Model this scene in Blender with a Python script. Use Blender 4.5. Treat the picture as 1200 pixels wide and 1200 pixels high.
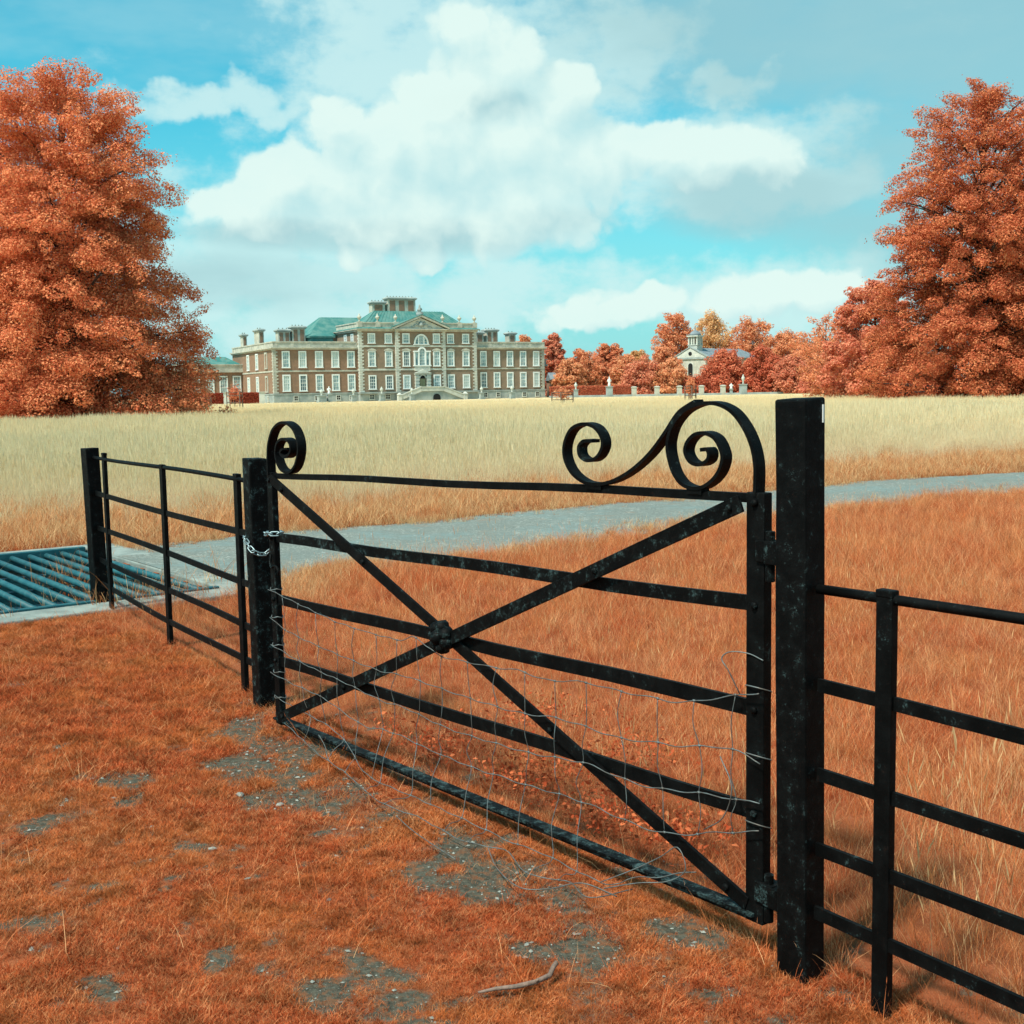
import bpy, math, random
import numpy as np
from mathutils import Matrix, Vector

for o in list(bpy.data.objects):
    bpy.data.objects.remove(o)
SC = bpy.context.scene
COL = SC.collection
R = math.radians
rng = np.random.default_rng(7)
random.seed(7)

# ------------------------------------------------------------------ camera
cam = bpy.data.cameras.new('camera')
cam.sensor_fit = 'HORIZONTAL'
cam.sensor_width = 36.0
cam.lens = 36.0 * 1400.0 / 1200.0
cam.clip_start = 0.05
cam.clip_end = 8000
camo = bpy.data.objects.new('camera', cam)
COL.objects.link(camo)
camo.matrix_world = (Matrix.Translation((0, 0, 1.5)) @ Matrix.Rotation(R(90 - 5.75), 4, 'X')
                     @ Matrix.Rotation(R(-1.0), 4, 'Z'))
SC.camera = camo

# ------------------------------------------------------------------ light
SUN_AZ, SUN_EL = -136.0, 57.0          # azimuth clockwise from +Y (the view direction)
SUN_STRENGTH = 4.8
SUN_ANGLE = 6.0
SKY_STRENGTH = 0.10
EXPOSURE = 0.32
SKY_TINT = (0.14, 1.36, 1.28)
sv = Vector((math.sin(R(SUN_AZ)) * math.cos(R(SUN_EL)), math.cos(R(SUN_AZ)) * math.cos(R(SUN_EL)), math.sin(R(SUN_EL))))
sl = bpy.data.lights.new('sun', 'SUN')
sl.energy = SUN_STRENGTH
sl.angle = R(SUN_ANGLE)
sl.color = (1.0, 0.93, 0.82)
slo = bpy.data.objects.new('sun', sl)
COL.objects.link(slo)
slo.rotation_euler = (-sv).to_track_quat('-Z', 'Y').to_euler()
slo.location = (-20, -30, 60)

SC.view_settings.view_transform = 'Standard'
SC.view_settings.look = 'None'
SC.view_settings.exposure = EXPOSURE
SC.view_settings.gamma = 1
SC.view_settings.use_curve_mapping = False
SC.cycles.max_bounces = 4
SC.cycles.diffuse_bounces = 2
SC.cycles.use_adaptive_sampling = True
SC.cycles.adaptive_threshold = 0.02
SC.cycles.glossy_bounces = 2
SC.cycles.transmission_bounces = 3
SC.cycles.transparent_max_bounces = 6
SC.cycles.use_denoising = True

world = bpy.data.worlds.new('World')
SC.world = world
world.use_nodes = True


class NT:
    """small helper to write node maths"""
    def __init__(self, tree):
        self.t = tree
        self.n = tree.nodes
        self.l = tree.links

    def put(self, sock, v):
        if isinstance(v, bpy.types.NodeSocket):
            self.l.new(v, sock)
        else:
            sock.default_value = v

    def m(self, op, a, b=0.0, c=0.0, clamp=False):
        n = self.n.new('ShaderNodeMath')
        n.operation = op
        n.use_clamp = clamp
        self.put(n.inputs[0], a); self.put(n.inputs[1], b); self.put(n.inputs[2], c)
        return n.outputs[0]

    def mix(self, f, a, b, mode='MIX'):
        n = self.n.new('ShaderNodeMix')
        n.data_type = 'RGBA'
        n.blend_type = mode
        self.put(n.inputs['Factor'], f)
        ia = [s for s in n.inputs if s.name == 'A' and s.type == 'RGBA'][0]
        ib = [s for s in n.inputs if s.name == 'B' and s.type == 'RGBA'][0]
        for s, v in ((ia, a), (ib, b)):
            if isinstance(v, bpy.types.NodeSocket):
                self.l.new(v, s)
            else:
                s.default_value = (v[0], v[1], v[2], 1)
        return [s for s in n.outputs if s.type == 'RGBA'][0]

    def smooth(self, v, a, b, to0=0.0, to1=1.0):
        n = self.n.new('ShaderNodeMapRange')
        n.interpolation_type = 'SMOOTHSTEP'
        self.put(n.inputs[0], v)
        n.inputs[1].default_value = a; n.inputs[2].default_value = b
        n.inputs[3].default_value = to0; n.inputs[4].default_value = to1
        return n.outputs[0]

    def xyz(self, x, y, z):
        n = self.n.new('ShaderNodeCombineXYZ')
        self.put(n.inputs[0], x); self.put(n.inputs[1], y); self.put(n.inputs[2], z)
        return n.outputs[0]

    def sep(self, v):
        n = self.n.new('ShaderNodeSeparateXYZ')
        self.l.new(v, n.inputs[0])
        return n.outputs

    def noise(self, v, scale, detail=4, rough=0.55, dist=0.0):
        n = self.n.new('ShaderNodeTexNoise')
        if v is not None:
            self.l.new(v, n.inputs['Vector'])
        n.inputs['Scale'].default_value = scale
        n.inputs['Detail'].default_value = detail
        n.inputs['Roughness'].default_value = rough
        n.inputs['Distortion'].default_value = dist
        return n.outputs[0]

    def voronoi(self, v, scale, detail=0.0, rough=0.5):
        n = self.n.new('ShaderNodeTexVoronoi')
        n.feature = 'SMOOTH_F1'
        self.l.new(v, n.inputs['Vector'])
        n.inputs['Scale'].default_value = scale
        n.inputs['Detail'].default_value = detail
        n.inputs['Roughness'].default_value = rough
        n.inputs['Smoothness'].default_value = 0.4
        return n.outputs['Distance']


def px_dir(x, y):
    """(azimuth, elevation) of a cloud seen at a place in the view, degrees of arc in radians"""
    p, r = R(5.75), R(1.0)
    a, b = (x - 600) / 1400.0, -(y - 600) / 1400.0
    a, b = a * math.cos(r) + b * math.sin(r), -a * math.sin(r) + b * math.cos(r)
    dx, dy, dz = a, math.cos(p) + b * math.sin(p), -math.sin(p) + b * math.cos(p)
    return math.atan2(dx, dy), math.atan2(dz, math.hypot(dx, dy))


def build_sky():
    t = world.node_tree
    t.nodes.clear()
    world.cycles.sampling_method = 'MANUAL'
    world.cycles.sample_map_resolution = 256
    N = NT(t)
    out = t.nodes.new('ShaderNodeOutputWorld')
    bg = t.nodes.new('ShaderNodeBackground')
    bg.inputs['Strength'].default_value = SKY_STRENGTH
    t.links.new(bg.outputs[0], out.inputs[0])
    sky = t.nodes.new('ShaderNodeTexSky')
    sky.sky_type = 'NISHITA'
    sky.sun_disc = False
    sky.sun_elevation = R(SUN_EL)
    sky.sun_rotation = R(SUN_AZ)
    sky.altitude = 50
    sky.air_density = 1.0
    sky.dust_density = 1.0
    sky.ozone_density = 1.0
    # the photograph's false-colour sky: blue turned towards cyan
    base = N.mix(1.0, sky.outputs[0], SKY_TINT, 'MULTIPLY')
    tc = t.nodes.new('ShaderNodeTexCoord')
    s = N.sep(tc.outputs['Generated'])
    az = N.m('ARCTAN2', s[0], s[1])
    el = N.m('ARCSINE', s[2])
    # cumulus masses: place, half-width, half-height (in 1/1400 rad), weight
    cum = [(605, 78, 48, 40, 1), (655, 110, 40, 36, .9), (560, 105, 46, 34, .9), (500, 112, 42, 32, .85), (520, 165, 95, 62, 1.1), (620, 165, 85, 70, 1.1),
           (455, 175, 42, 42, 1), (470, 240, 130, 56, 1.1), (610, 235, 110, 64, 1.1), (335, 212, 66, 40, 1), (555, 55, 60, 38, .6), (420, 160, 60, 40, .6), (285, 238, 52, 28, .9), (385, 228, 62, 44, 1.05), (340, 250, 110, 28, .9),
           (690, 190, 72, 52, .95), (775, 178, 80, 38, .9), (860, 190, 80, 36, .75), (715, 362, 62, 26, .9), (765, 352, 36, 20, .8), (660, 370, 52, 20, .7), (885, 350, 60, 26, .8), (950, 338, 60, 22, .75), (500, 300, 26, 18, .7), (425, 300, 28, 16, .7)]
    thin = [(430, 55, 80, 75, 1), (520, 25, 100, 55, .9), (740, 45, 75, 50, 1), (280, 122, 125, 20, .9), (840, 195, 150, 60, 1), (960, 215, 70, 40, .9),
            (340, 320, 170, 52, 1), (600, 345, 150, 46, .85), (300, 370, 150, 44, .8), (850, 98, 46, 20, .8), (900, 350, 150, 50, .9), (560, 130, 190, 130, .6), (420, 260, 240, 60, .7)]
    grey = [(1020, 15, 400, 120, 1), (1160, 130, 240, 120, .9), (880, 235, 150, 45, .9), (570, 122, 62, 20, .72), (1060, 260, 160, 80, .5), (470, 278, 220, 22, .8), (650, 262, 90, 22, .7), (330, 272, 120, 16, .7), (300, 330, 150, 30, .4)]

    def blobs(lst, vec):
        tot = None
        for (x, y, rx, ry, w) in lst:
            a0, e0 = px_dir(x, y)
            sx, sy = 1400.0 / rx, 1400.0 / ry
            n = N.n.new('ShaderNodeVectorMath'); n.operation = 'MULTIPLY_ADD'
            N.l.new(vec, n.inputs[0]); n.inputs[1].default_value = (sx, sy, 0); n.inputs[2].default_value = (-a0 * sx, -e0 * sy, 0)
            d = N.n.new('ShaderNodeVectorMath'); d.operation = 'DOT_PRODUCT'
            N.l.new(n.outputs[0], d.inputs[0]); N.l.new(n.outputs[0], d.inputs[1])
            q = N.m('MULTIPLY_ADD', d.outputs['Value'], -w, w)
            tot = q if tot is None else N.m('SMOOTH_MAX', tot, q, 0.3)
        return N.m('MAXIMUM', tot, -1.0)

    def noise2(vec, scale, detail, rough, dist=0.0):
        o = N.noise(vec, scale, detail, rough, dist)
        o.node.noise_dimensions = '2D'
        return o

    def dens(vec, detail):
        far = N.smooth(N.m('ABSOLUTE', N.sep(vec)[0]), 0.42, 0.62)
        gen = N.m('MULTIPLY_ADD', noise2(vec, 3.2, 2, 0.5), 5.0, -2.3)        # fair-weather cumulus all round the sky
        gen = N.m('MULTIPLY_ADD', gen, far, -1.0)
        b = N.m('MAXIMUM', blobs(cum, vec), gen)
        fb = noise2(vec, 16.0, detail, 0.58, 0.0)

        def heads(sc_):
            n = N.n.new('ShaderNodeTexVoronoi'); n.voronoi_dimensions = '2D'; n.feature = 'F1'
            N.l.new(vec, n.inputs['Vector']); n.inputs['Scale'].default_value = sc_
            return n.outputs['Distance']
        n = N.m('ADD', N.m('MULTIPLY_ADD', fb, 1.5, -0.75), N.m('MULTIPLY_ADD', heads(26.0), -0.75, 0.36))
        n = N.m('ADD', n, N.m('MULTIPLY_ADD', heads(60.0), -0.42, 0.20))
        return N.m('ADD', b, n)

    def warp(vec, amp=1.0):
        n = N.n.new('ShaderNodeTexNoise'); n.noise_dimensions = '2D'
        N.l.new(vec, n.inputs['Vector'])
        n.inputs['Scale'].default_value = 24.0; n.inputs['Detail'].default_value = 4.0
        a = N.n.new('ShaderNodeVectorMath'); a.operation = 'MULTIPLY_ADD'
        N.l.new(n.outputs['Color'], a.inputs[0]); a.inputs[1].default_value = (0.030 * amp, 0.022 * amp, 0); a.inputs[2].default_value = (-0.015 * amp, -0.011 * amp, 0)
        b = N.n.new('ShaderNodeVectorMath'); b.operation = 'ADD'
        N.l.new(vec, b.inputs[0]); N.l.new(a.outputs[0], b.inputs[1])
        return b.outputs[0]

    v0 = N.xyz(az, el, 0.0)
    v1 = N.xyz(N.m('ADD', az, -0.014), N.m('ADD', el, 0.026), 0.0)
    d0 = dens(warp(v0), 7)
    d1 = dens(warp(v1), 4)
    alpha = N.smooth(d0, -0.20, 0.38)
    lit = N.m('MULTIPLY_ADD', N.m('SUBTRACT', d0, d1), 0.55, 0.60, clamp=True)
    g = blobs(grey, v0)
    gn = noise2(N.xyz(az, N.m('MULTIPLY', el, 2.2), 0.0), 6.0, 5, 0.55)
    gd = N.smooth(N.m('ADD', g, N.m('MULTIPLY_ADD', gn, 1.6, -0.8)), -0.35, 0.9)
    veil = noise2(N.xyz(az, N.m('MULTIPLY', el, 3.0), 0.0), 4.0, 5, 0.6)
    veil = N.smooth(veil, 0.36, 0.70, 0.14, 0.46)
    tn = N.m('ADD', blobs(thin, warp(v0, 2.6)), N.m('MULTIPLY_ADD', noise2(N.xyz(az, N.m('MULTIPLY', el, 1.7), 0.0), 13.0, 7, 0.62), 3.0, -1.5))
    tn = N.smooth(tn, -0.75, 0.75, 0.0, 0.80)
    hz = N.smooth(el, -0.02, 0.30, 0.80, 0.0)                    # pale air near the horizon
    k = 1.0 / SKY_STRENGTH
    sc = lambda c: (c[0] * k, c[1] * k, c[2] * k)
    shade = N.mix(gd, sc((0.40, 0.63, 0.65)), sc((0.33, 0.53, 0.56)))
    ccol = N.mix(lit, shade, sc((0.63, 0.775, 0.73)))
    c = N.mix(N.m('MAXIMUM', veil, hz), base, sc((0.32, 0.58, 0.63)))
    c = N.mix(tn, c, sc((0.52, 0.72, 0.71)))
    c = N.mix(N.m('MULTIPLY', gd, 0.72), c, sc((0.29, 0.49, 0.52)))
    c = N.mix(N.m('MULTIPLY', alpha, 0.92), c, ccol)
    t.links.new(c, bg.inputs['Color'])


build_sky()

# ------------------------------------------------------------------ helpers


def tag(o, label=None, cat=None, group=None, kind=None):
    if label: o['label'] = label
    if cat: o['category'] = cat
    if group: o['group'] = group
    if kind: o['kind'] = kind
    return o


def empty(name, loc, rz=0.0, label=None, cat=None, group=None):
    o = bpy.data.objects.new(name, None)
    o.empty_display_size = 0.2
    COL.objects.link(o)
    o.location = loc
    o.rotation_euler = (0, 0, rz)
    return tag(o, label, cat, group)


class MB:
    def __init__(self):
        self.v = []
        self.f = []

    def add(self, vs, fs):
        b = len(self.v)
        self.v += [tuple(q) for q in vs]
        self.f += [tuple(i + b for i in f) for f in fs]
        return self

    def box(self, x0, x1, y0, y1, z0, z1):
        return self.add([(x0, y0, z0), (x1, y0, z0), (x1, y1, z0), (x0, y1, z0), (x0, y0, z1), (x1, y0, z1), (x1, y1, z1), (x0, y1, z1)],
                        [(0, 3, 2, 1), (4, 5, 6, 7), (0, 1, 5, 4), (1, 2, 6, 5), (2, 3, 7, 6), (3, 0, 4, 7)])

    def frustum(self, x0, x1, y0, y1, z0, X0, X1, Y0, Y1, z1):
        return self.add([(x0, y0, z0), (x1, y0, z0), (x1, y1, z0), (x0, y1, z0), (X0, Y0, z1), (X1, Y0, z1), (X1, Y1, z1), (X0, Y1, z1)],
                        [(0, 3, 2, 1), (4, 5, 6, 7), (0, 1, 5, 4), (1, 2, 6, 5), (2, 3, 7, 6), (3, 0, 4, 7)])

    def bar(self, p, q, w, h, side=(0, 1, 0)):
        """rectangular bar from p to q; w along `side`, h across"""
        p, q, s = Vector(p), Vector(q), Vector(side).normalized()
        t = (q - p).normalized()
        s = (s - t * s.dot(t)).normalized()
        u = s.cross(t)
        vs = []
        for c in (p, q):
            for a, b in ((-1, -1), (1, -1), (1, 1), (-1, 1)):
                vs.append(c + s * (a * w / 2) + u * (b * h / 2))
        return self.add(vs, [(0, 3, 2, 1), (4, 5, 6, 7), (0, 1, 5, 4), (1, 2, 6, 5), (2, 3, 7, 6), (3, 0, 4, 7)])

    def tube(self, pts, r, n=6, closed=False, caps=True):
        pts = [Vector(p) for p in pts]
        m = len(pts)
        rs = r if hasattr(r, '__len__') else [r] * m
        vs, up = [], None
        for i, p in enumerate(pts):
            a = pts[(i - 1) % m] if (closed or i > 0) else p
            b = pts[(i + 1) % m] if (closed or i < m - 1) else p
            t = (b - a).normalized()
            if up is None:
                up = Vector((0, 0, 1)) if abs(t.z) < 0.9 else Vector((1, 0, 0))
            up = (up - t * up.dot(t))
            if up.length < 1e-5:
                up = Vector((0, 1, 0)) - t * t.y
            up.normalize()
            s = t.cross(up)
            for k in range(n):
                a = 2 * math.pi * k / n
                vs.append(p + (up * math.cos(a) + s * math.sin(a)) * rs[i])
        fs = []
        for i in range(m if closed else m - 1):
            j = (i + 1) % m
            for k in range(n):
                l = (k + 1) % n
                fs.append((i * n + k, i * n + l, j * n + l, j * n + k))
        if caps and not closed:
            fs.append(tuple(range(n - 1, -1, -1)))
            fs.append(tuple((m - 1) * n + k for k in range(n)))
        return self.add(vs, fs)

    def ribbon(self, pts, w, th):
        """flat bar bent in the local XZ plane: w along Y, th in the plane"""
        m = len(pts)
        P = [Vector((p[0], 0, p[1])) for p in pts]
        vs = []
        for i, p in enumerate(P):
            t = (P[min(i + 1, m - 1)] - P[max(i - 1, 0)]).normalized()
            nn = Vector((-t.z, 0, t.x))
            for a, b in ((-1, -1), (1, -1), (1, 1), (-1, 1)):
                vs.append(p + nn * (a * th / 2) + Vector((0, b * w / 2, 0)))
        fs = [(0, 1, 2, 3), tuple((m - 1) * 4 + k for k in (3, 2, 1, 0))]
        for i in range(m - 1):
            for k in range(4):
                l = (k + 1) % 4
                fs.append((i * 4 + k, (i + 1) * 4 + k, (i + 1) * 4 + l, i * 4 + l))
        return self.add(vs, fs)

    def lathe(self, prof, n=12, c=(0, 0)):
        vs, fs = [], []
        for r, z in prof:
            for k in range(n):
                a = 2 * math.pi * k / n
                vs.append((c[0] + r * math.cos(a), c[1] + r * math.sin(a), z))
        m = len(prof)
        for i in range(m - 1):
            for k in range(n):
                l = (k + 1) % n
                fs.append((i * n + k, i * n + l, (i + 1) * n + l, (i + 1) * n + k))
        fs.append(tuple(range(n - 1, -1, -1)))
        fs.append(tuple((m - 1) * n + k for k in range(n)))
        return self.add(vs, fs)

    def prism_y(self, poly, y0, y1):
        """polygon in XZ pulled along Y"""
        n = len(poly)
        vs = [(x, y0, z) for x, z in poly] + [(x, y1, z) for x, z in poly]
        fs = [tuple(range(n)), tuple(range(2 * n - 1, n - 1, -1))]
        for i in range(n):
            j = (i + 1) % n
            fs.append((i, i + n, j + n, j))
        return self.add(vs, fs)

    def mesh(self, name, smooth=False):
        me = bpy.data.meshes.new(name)
        me.from_pydata(self.v, [], self.f)
        if smooth:
            me.polygons.foreach_set('use_smooth', [True] * len(me.polygons))
        me.update()
        return me

    def build(self, name, mat, parent=None, smooth=False, bevel=0.0, label=None):
        me = self.mesh(name, smooth)
        import bmesh
        bm = bmesh.new(); bm.from_mesh(me)
        bmesh.ops.recalc_face_normals(bm, faces=bm.faces)
        bm.to_mesh(me); bm.free()
        return inst(name, me, mat, parent, bevel, label)


def inst(name, me, mat=None, parent=None, bevel=0.0, label=None):
    if mat is not None and not me.materials:
        me.materials.append(mat)
    o = bpy.data.objects.new(name, me)
    COL.objects.link(o)
    if parent is not None:
        o.parent = parent
    if bevel:
        b = o.modifiers.new('bevel', 'BEVEL')
        b.width = bevel
        b.segments = 2
        b.limit_method = 'ANGLE'
    if label:
        o['label'] = label
    return o


def catmull(pts, sub=5):
    P = [np.array(p, float) for p in pts]
    P = [2 * P[0] - P[1]] + P + [2 * P[-1] - P[-2]]
    out = []
    for i in range(1, len(P) - 2):
        for k in range(sub):
            t = k / sub
            out.append(0.5 * (2 * P[i] + (P[i + 1] - P[i - 1]) * t + (2 * P[i - 1] - 5 * P[i] + 4 * P[i + 1] - P[i + 2]) * t * t
                              + (-P[i - 1] + 3 * P[i] - 3 * P[i + 1] + P[i + 2]) * t ** 3))
    out.append(P[-2])
    return [tuple(q) for q in out]


_perm = rng.random((64, 64, 4))


def vnoise(x, y, ch=0):
    """smooth value noise on a grid, 0..1"""
    x = np.asarray(x, float); y = np.asarray(y, float)
    xi = np.floor(x).astype(int); yi = np.floor(y).astype(int)
    fx = x - xi; fy = y - yi
    fx = fx * fx * (3 - 2 * fx); fy = fy * fy * (3 - 2 * fy)
    g = lambda a, b: _perm[a % 64, b % 64, ch]
    return (g(xi, yi) * (1 - fx) + g(xi + 1, yi) * fx) * (1 - fy) + (g(xi, yi + 1) * (1 - fx) + g(xi + 1, yi + 1) * fx) * fy


def fbm(x, y, ch=0, oct=4):
    s, a, t = 0, 1.0, 0
    for k in range(oct):
        s = s + a * vnoise(np.asarray(x) * 2 ** k + 17 * k, np.asarray(y) * 2 ** k + 5 * k, ch); t += a; a *= 0.5
    return s / t


# ------------------------------------------------------------------ materials
MATS = {}


def principled(name, col, rough=0.8, var=None, scale=5.0, vmix=0.5, bump=0.0, bscale=40.0, metal=0.0, spec=0.3, coords='Object', contrast=(0.35, 0.65)):
    """plain material: colour with a noise-driven second colour and a fine bump"""
    m = bpy.data.materials.new(name)
    m.use_nodes = True
    t = m.node_tree
    N = NT(t)
    b = t.nodes['Principled BSDF']
    b.inputs['Roughness'].default_value = rough
    b.inputs['Metallic'].default_value = metal
    b.inputs['Specular IOR Level'].default_value = spec
    b.inputs['Base Color'].default_value = (*col, 1)
    tc = t.nodes.new('ShaderNodeTexCoord')
    v = tc.outputs[coords]
    if var is not None:
        n = N.noise(v, scale, 6, 0.6)
        f = N.m('MULTIPLY', N.smooth(n, contrast[0], contrast[1]), vmix)
        t.links.new(N.mix(f, col, var), b.inputs['Base Color'])
    if bump:
        n2 = N.noise(v, bscale, 5, 0.6)
        bp = t.nodes.new('ShaderNodeBump')
        bp.inputs['Strength'].default_value = bump
        bp.inputs['Distance'].default_value = 0.01 if bscale > 8 else 0.1
        t.links.new(n2, bp.inputs['Height'])
        t.links.new(bp.outputs[0], b.inputs['Normal'])
    MATS[name] = m
    return m


def leafy(name, root, tip, dry, dry_amt=0.25, trans=0.35, attr='h', hi=0.25, ochre=None, mottle=0.0):
    """grass and leaves: colour along the blade, each plant a little different"""
    m = bpy.data.materials.new(name)
    m.use_nodes = True
    t = m.node_tree
    t.nodes.clear()
    N = NT(t)
    out = t.nodes.new('ShaderNodeOutputMaterial')
    a = t.nodes.new('ShaderNodeAttribute'); a.attribute_name = attr
    r = t.nodes.new('ShaderNodeAttribute'); r.attribute_name = 'rnd'
    oi = t.nodes.new('ShaderNodeObjectInfo')
    geo = t.nodes.new('ShaderNodeNewGeometry')
    big = N.noise(geo.outputs['Position'], 0.9, 3, 0.5)
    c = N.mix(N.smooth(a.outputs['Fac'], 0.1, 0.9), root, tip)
    if ochre:
        c = N.mix(N.m('MULTIPLY', N.smooth(N.noise(geo.outputs['Position'], 1.7, 4, 0.6), 0.42, 0.62), 0.75), c, ochre)
    f = N.smooth(N.m('ADD', N.m('MULTIPLY', r.outputs['Fac'], 0.75), N.m('MULTIPLY_ADD', oi.outputs['Random'], 0.5, N.m('MULTIPLY', big, 0.5))), 1.05 - dry_amt, 1.35 - dry_amt)
    c = N.mix(f, c, dry)
    val = N.m('MULTIPLY_ADD', r.outputs['Fac'], 2 * hi, 1 - hi)
    if mottle:
        val = N.m('MULTIPLY', val, N.smooth(N.noise(geo.outputs['Position'], 9.0, 5, 0.65), 0.32, 0.62, 1 - mottle, 1.08))
    c = N.mix(1.0, c, N.xyz(val, val, val), 'MULTIPLY')
    d = t.nodes.new('ShaderNodeBsdfDiffuse')
    tr = t.nodes.new('ShaderNodeBsdfTranslucent')
    mx = t.nodes.new('ShaderNodeMixShader'); mx.inputs[0].default_value = trans
    t.links.new(c, d.inputs[0]); t.links.new(c, tr.inputs[0])
    t.links.new(d.outputs[0], mx.inputs[1]); t.links.new(tr.outputs[0], mx.inputs[2])
    t.links.new(mx.outputs[0], out.inputs[0])
    MATS[name] = m
    return m


def painted_iron(name, worn=0.5, scale=14.0):
    """black paint over iron, chipped, with pale teal weathering and a little rust"""
    m = bpy.data.materials.new(name)
    m.use_nodes = True
    t = m.node_tree
    N = NT(t)
    b = t.nodes['Principled BSDF']
    tc = t.nodes.new('ShaderNodeTexCoord')
    geo = t.nodes.new('ShaderNodeNewGeometry')
    v = geo.outputs['Position']
    n1 = N.noise(v, scale, 8, 0.72)
    n2 = N.noise(v, scale * 5, 5, 0.7)
    n3 = N.noise(v, scale * 0.4, 4, 0.6)
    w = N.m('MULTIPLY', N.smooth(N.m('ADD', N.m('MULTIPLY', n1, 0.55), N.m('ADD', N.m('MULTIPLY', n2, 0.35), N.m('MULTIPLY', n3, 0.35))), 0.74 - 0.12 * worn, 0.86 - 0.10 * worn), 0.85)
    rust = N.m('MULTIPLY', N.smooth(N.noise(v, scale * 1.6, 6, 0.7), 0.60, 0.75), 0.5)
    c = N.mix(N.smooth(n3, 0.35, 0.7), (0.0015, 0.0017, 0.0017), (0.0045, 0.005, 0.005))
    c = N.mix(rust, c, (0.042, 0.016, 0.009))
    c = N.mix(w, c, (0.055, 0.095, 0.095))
    t.links.new(c, b.inputs['Base Color'])
    rr = N.m('MULTIPLY_ADD', n2, 0.3, 0.42)
    t.links.new(rr, b.inputs['Roughness'])
    b.inputs['Specular IOR Level'].default_value = 0.08
    bp = t.nodes.new('ShaderNodeBump')
    bp.inputs['Strength'].default_value = 0.5
    bp.inputs['Distance'].default_value = 0.002
    t.links.new(N.m('ADD', n2, N.m('MULTIPLY', n1, 1.5)), bp.inputs['Height'])
    t.links.new(bp.outputs[0], b.inputs['Normal'])
    MATS[name] = m
    return m


painted_iron('iron', 0.30, 40.0)
painted_iron('iron_worn', 0.75, 46.0)
painted_iron('iron_skylit', 1.15, 30.0)  # worn black paint; extra pale teal stands for sky light on bottom rail
painted_iron('post_paint', 0.45, 60.0)
principled('galvanised', (0.30, 0.40, 0.42), 0.42, (0.12, 0.17, 0.18), 30, 0.7, metal=0.6, spec=0.5)
principled('wire', (0.16, 0.19, 0.19), 0.5, (0.10, 0.07, 0.05), 25, 0.7, metal=0.4, spec=0.4)
principled('grid_steel', (0.008, 0.075, 0.095), 0.5, (0.028, 0.125, 0.14), 9, 0.8, 0.3, 60, metal=0.0, spec=0.3)
principled('concrete', (0.27, 0.31, 0.28), 0.9, (0.15, 0.18, 0.165), 6, 0.8, 0.5, 70)
principled('pit_soil', (0.03, 0.022, 0.017), 0.95, (0.08, 0.035, 0.02), 8, 0.8, 0.6, 30)
principled('stick_wood', (0.26, 0.17, 0.13), 0.85, (0.12, 0.09, 0.07), 40, 0.8, 0.5, 90)
principled('pebble', (0.30, 0.31, 0.27), 0.9, (0.15, 0.165, 0.145), 30, 0.8, 0.3, 90)
principled('bark', (0.075, 0.050, 0.042), 0.95, (0.035, 0.025, 0.022), 3, 0.8, 0.5, 14)
principled('brick', (0.275, 0.195, 0.132), 0.9, (0.205, 0.152, 0.108), 0.9, 0.85, 0.2, 20, contrast=(0.3, 0.7))
principled('brick_red', (0.285, 0.172, 0.110), 0.9, (0.220, 0.135, 0.090), 1.2, 0.8, 0.2, 20)
principled('stone', (0.52, 0.50, 0.41), 0.9, (0.34, 0.335, 0.28), 0.8, 0.85, 0.2, 16)
principled('stone_pale', (0.58, 0.58, 0.50), 0.9, (0.40, 0.42, 0.37), 0.9, 0.7, 0.2, 16)
principled('stone_grey', (0.36, 0.40, 0.37), 0.9, (0.22, 0.26, 0.25), 0.5, 0.85, 0.2, 12)
principled('copper_green', (0.035, 0.165, 0.150), 0.75, (0.13, 0.25, 0.215), 0.5, 0.8, 0.2, 5)
principled('slate', (0.22, 0.27, 0.29), 0.7, (0.13, 0.16, 0.18), 0.9, 0.8, 0.2, 8)
principled('white_paint', (0.78, 0.80, 0.76), 0.6, (0.62, 0.66, 0.63), 2.0, 0.5)
principled('window_glass', (0.12, 0.20, 0.21), 0.08, (0.42, 0.56, 0.56), 0.35, 0.9, spec=0.9, contrast=(0.42, 0.58))
principled('window_glass_dark', (0.035, 0.06, 0.065), 0.06, (0.12, 0.19, 0.2), 0.5, 0.9, spec=0.8)
principled('window_glass_pale', (0.50, 0.58, 0.54), 0.25, (0.30, 0.40, 0.40), 0.6, 0.9, spec=0.6)
principled('dark_void', (0.012, 0.013, 0.013), 0.9)
principled('door_paint', (0.30, 0.27, 0.15), 0.6, (0.22, 0.19, 0.11), 2, 0.6)
principled('cage_wood', (0.17, 0.12, 0.09), 0.9, (0.09, 0.07, 0.06), 9, 0.8)
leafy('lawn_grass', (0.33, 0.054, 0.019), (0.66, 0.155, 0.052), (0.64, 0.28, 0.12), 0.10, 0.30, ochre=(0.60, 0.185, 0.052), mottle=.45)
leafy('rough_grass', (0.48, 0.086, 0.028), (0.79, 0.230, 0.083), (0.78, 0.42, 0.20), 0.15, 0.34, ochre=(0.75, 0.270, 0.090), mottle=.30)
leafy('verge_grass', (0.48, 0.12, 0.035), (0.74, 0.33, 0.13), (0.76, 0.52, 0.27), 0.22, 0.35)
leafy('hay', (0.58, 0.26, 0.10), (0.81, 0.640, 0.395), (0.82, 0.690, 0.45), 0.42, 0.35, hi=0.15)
leafy('weed_leaf', (0.46, 0.08, 0.03), (0.66, 0.15, 0.06), (0.68, 0.20, 0.08), 0.2, 0.4)
leafy('leaf_oak', (0.62, 0.130, 0.060), (0.82, 0.265, 0.125), (0.84, 0.33, 0.15), 0.20, 0.36, hi=0.16)
leafy('leaf_brown', (0.50, 0.110, 0.052), (0.68, 0.205, 0.096), (0.70, 0.26, 0.115), 0.20, 0.34, hi=0.16)
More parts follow.
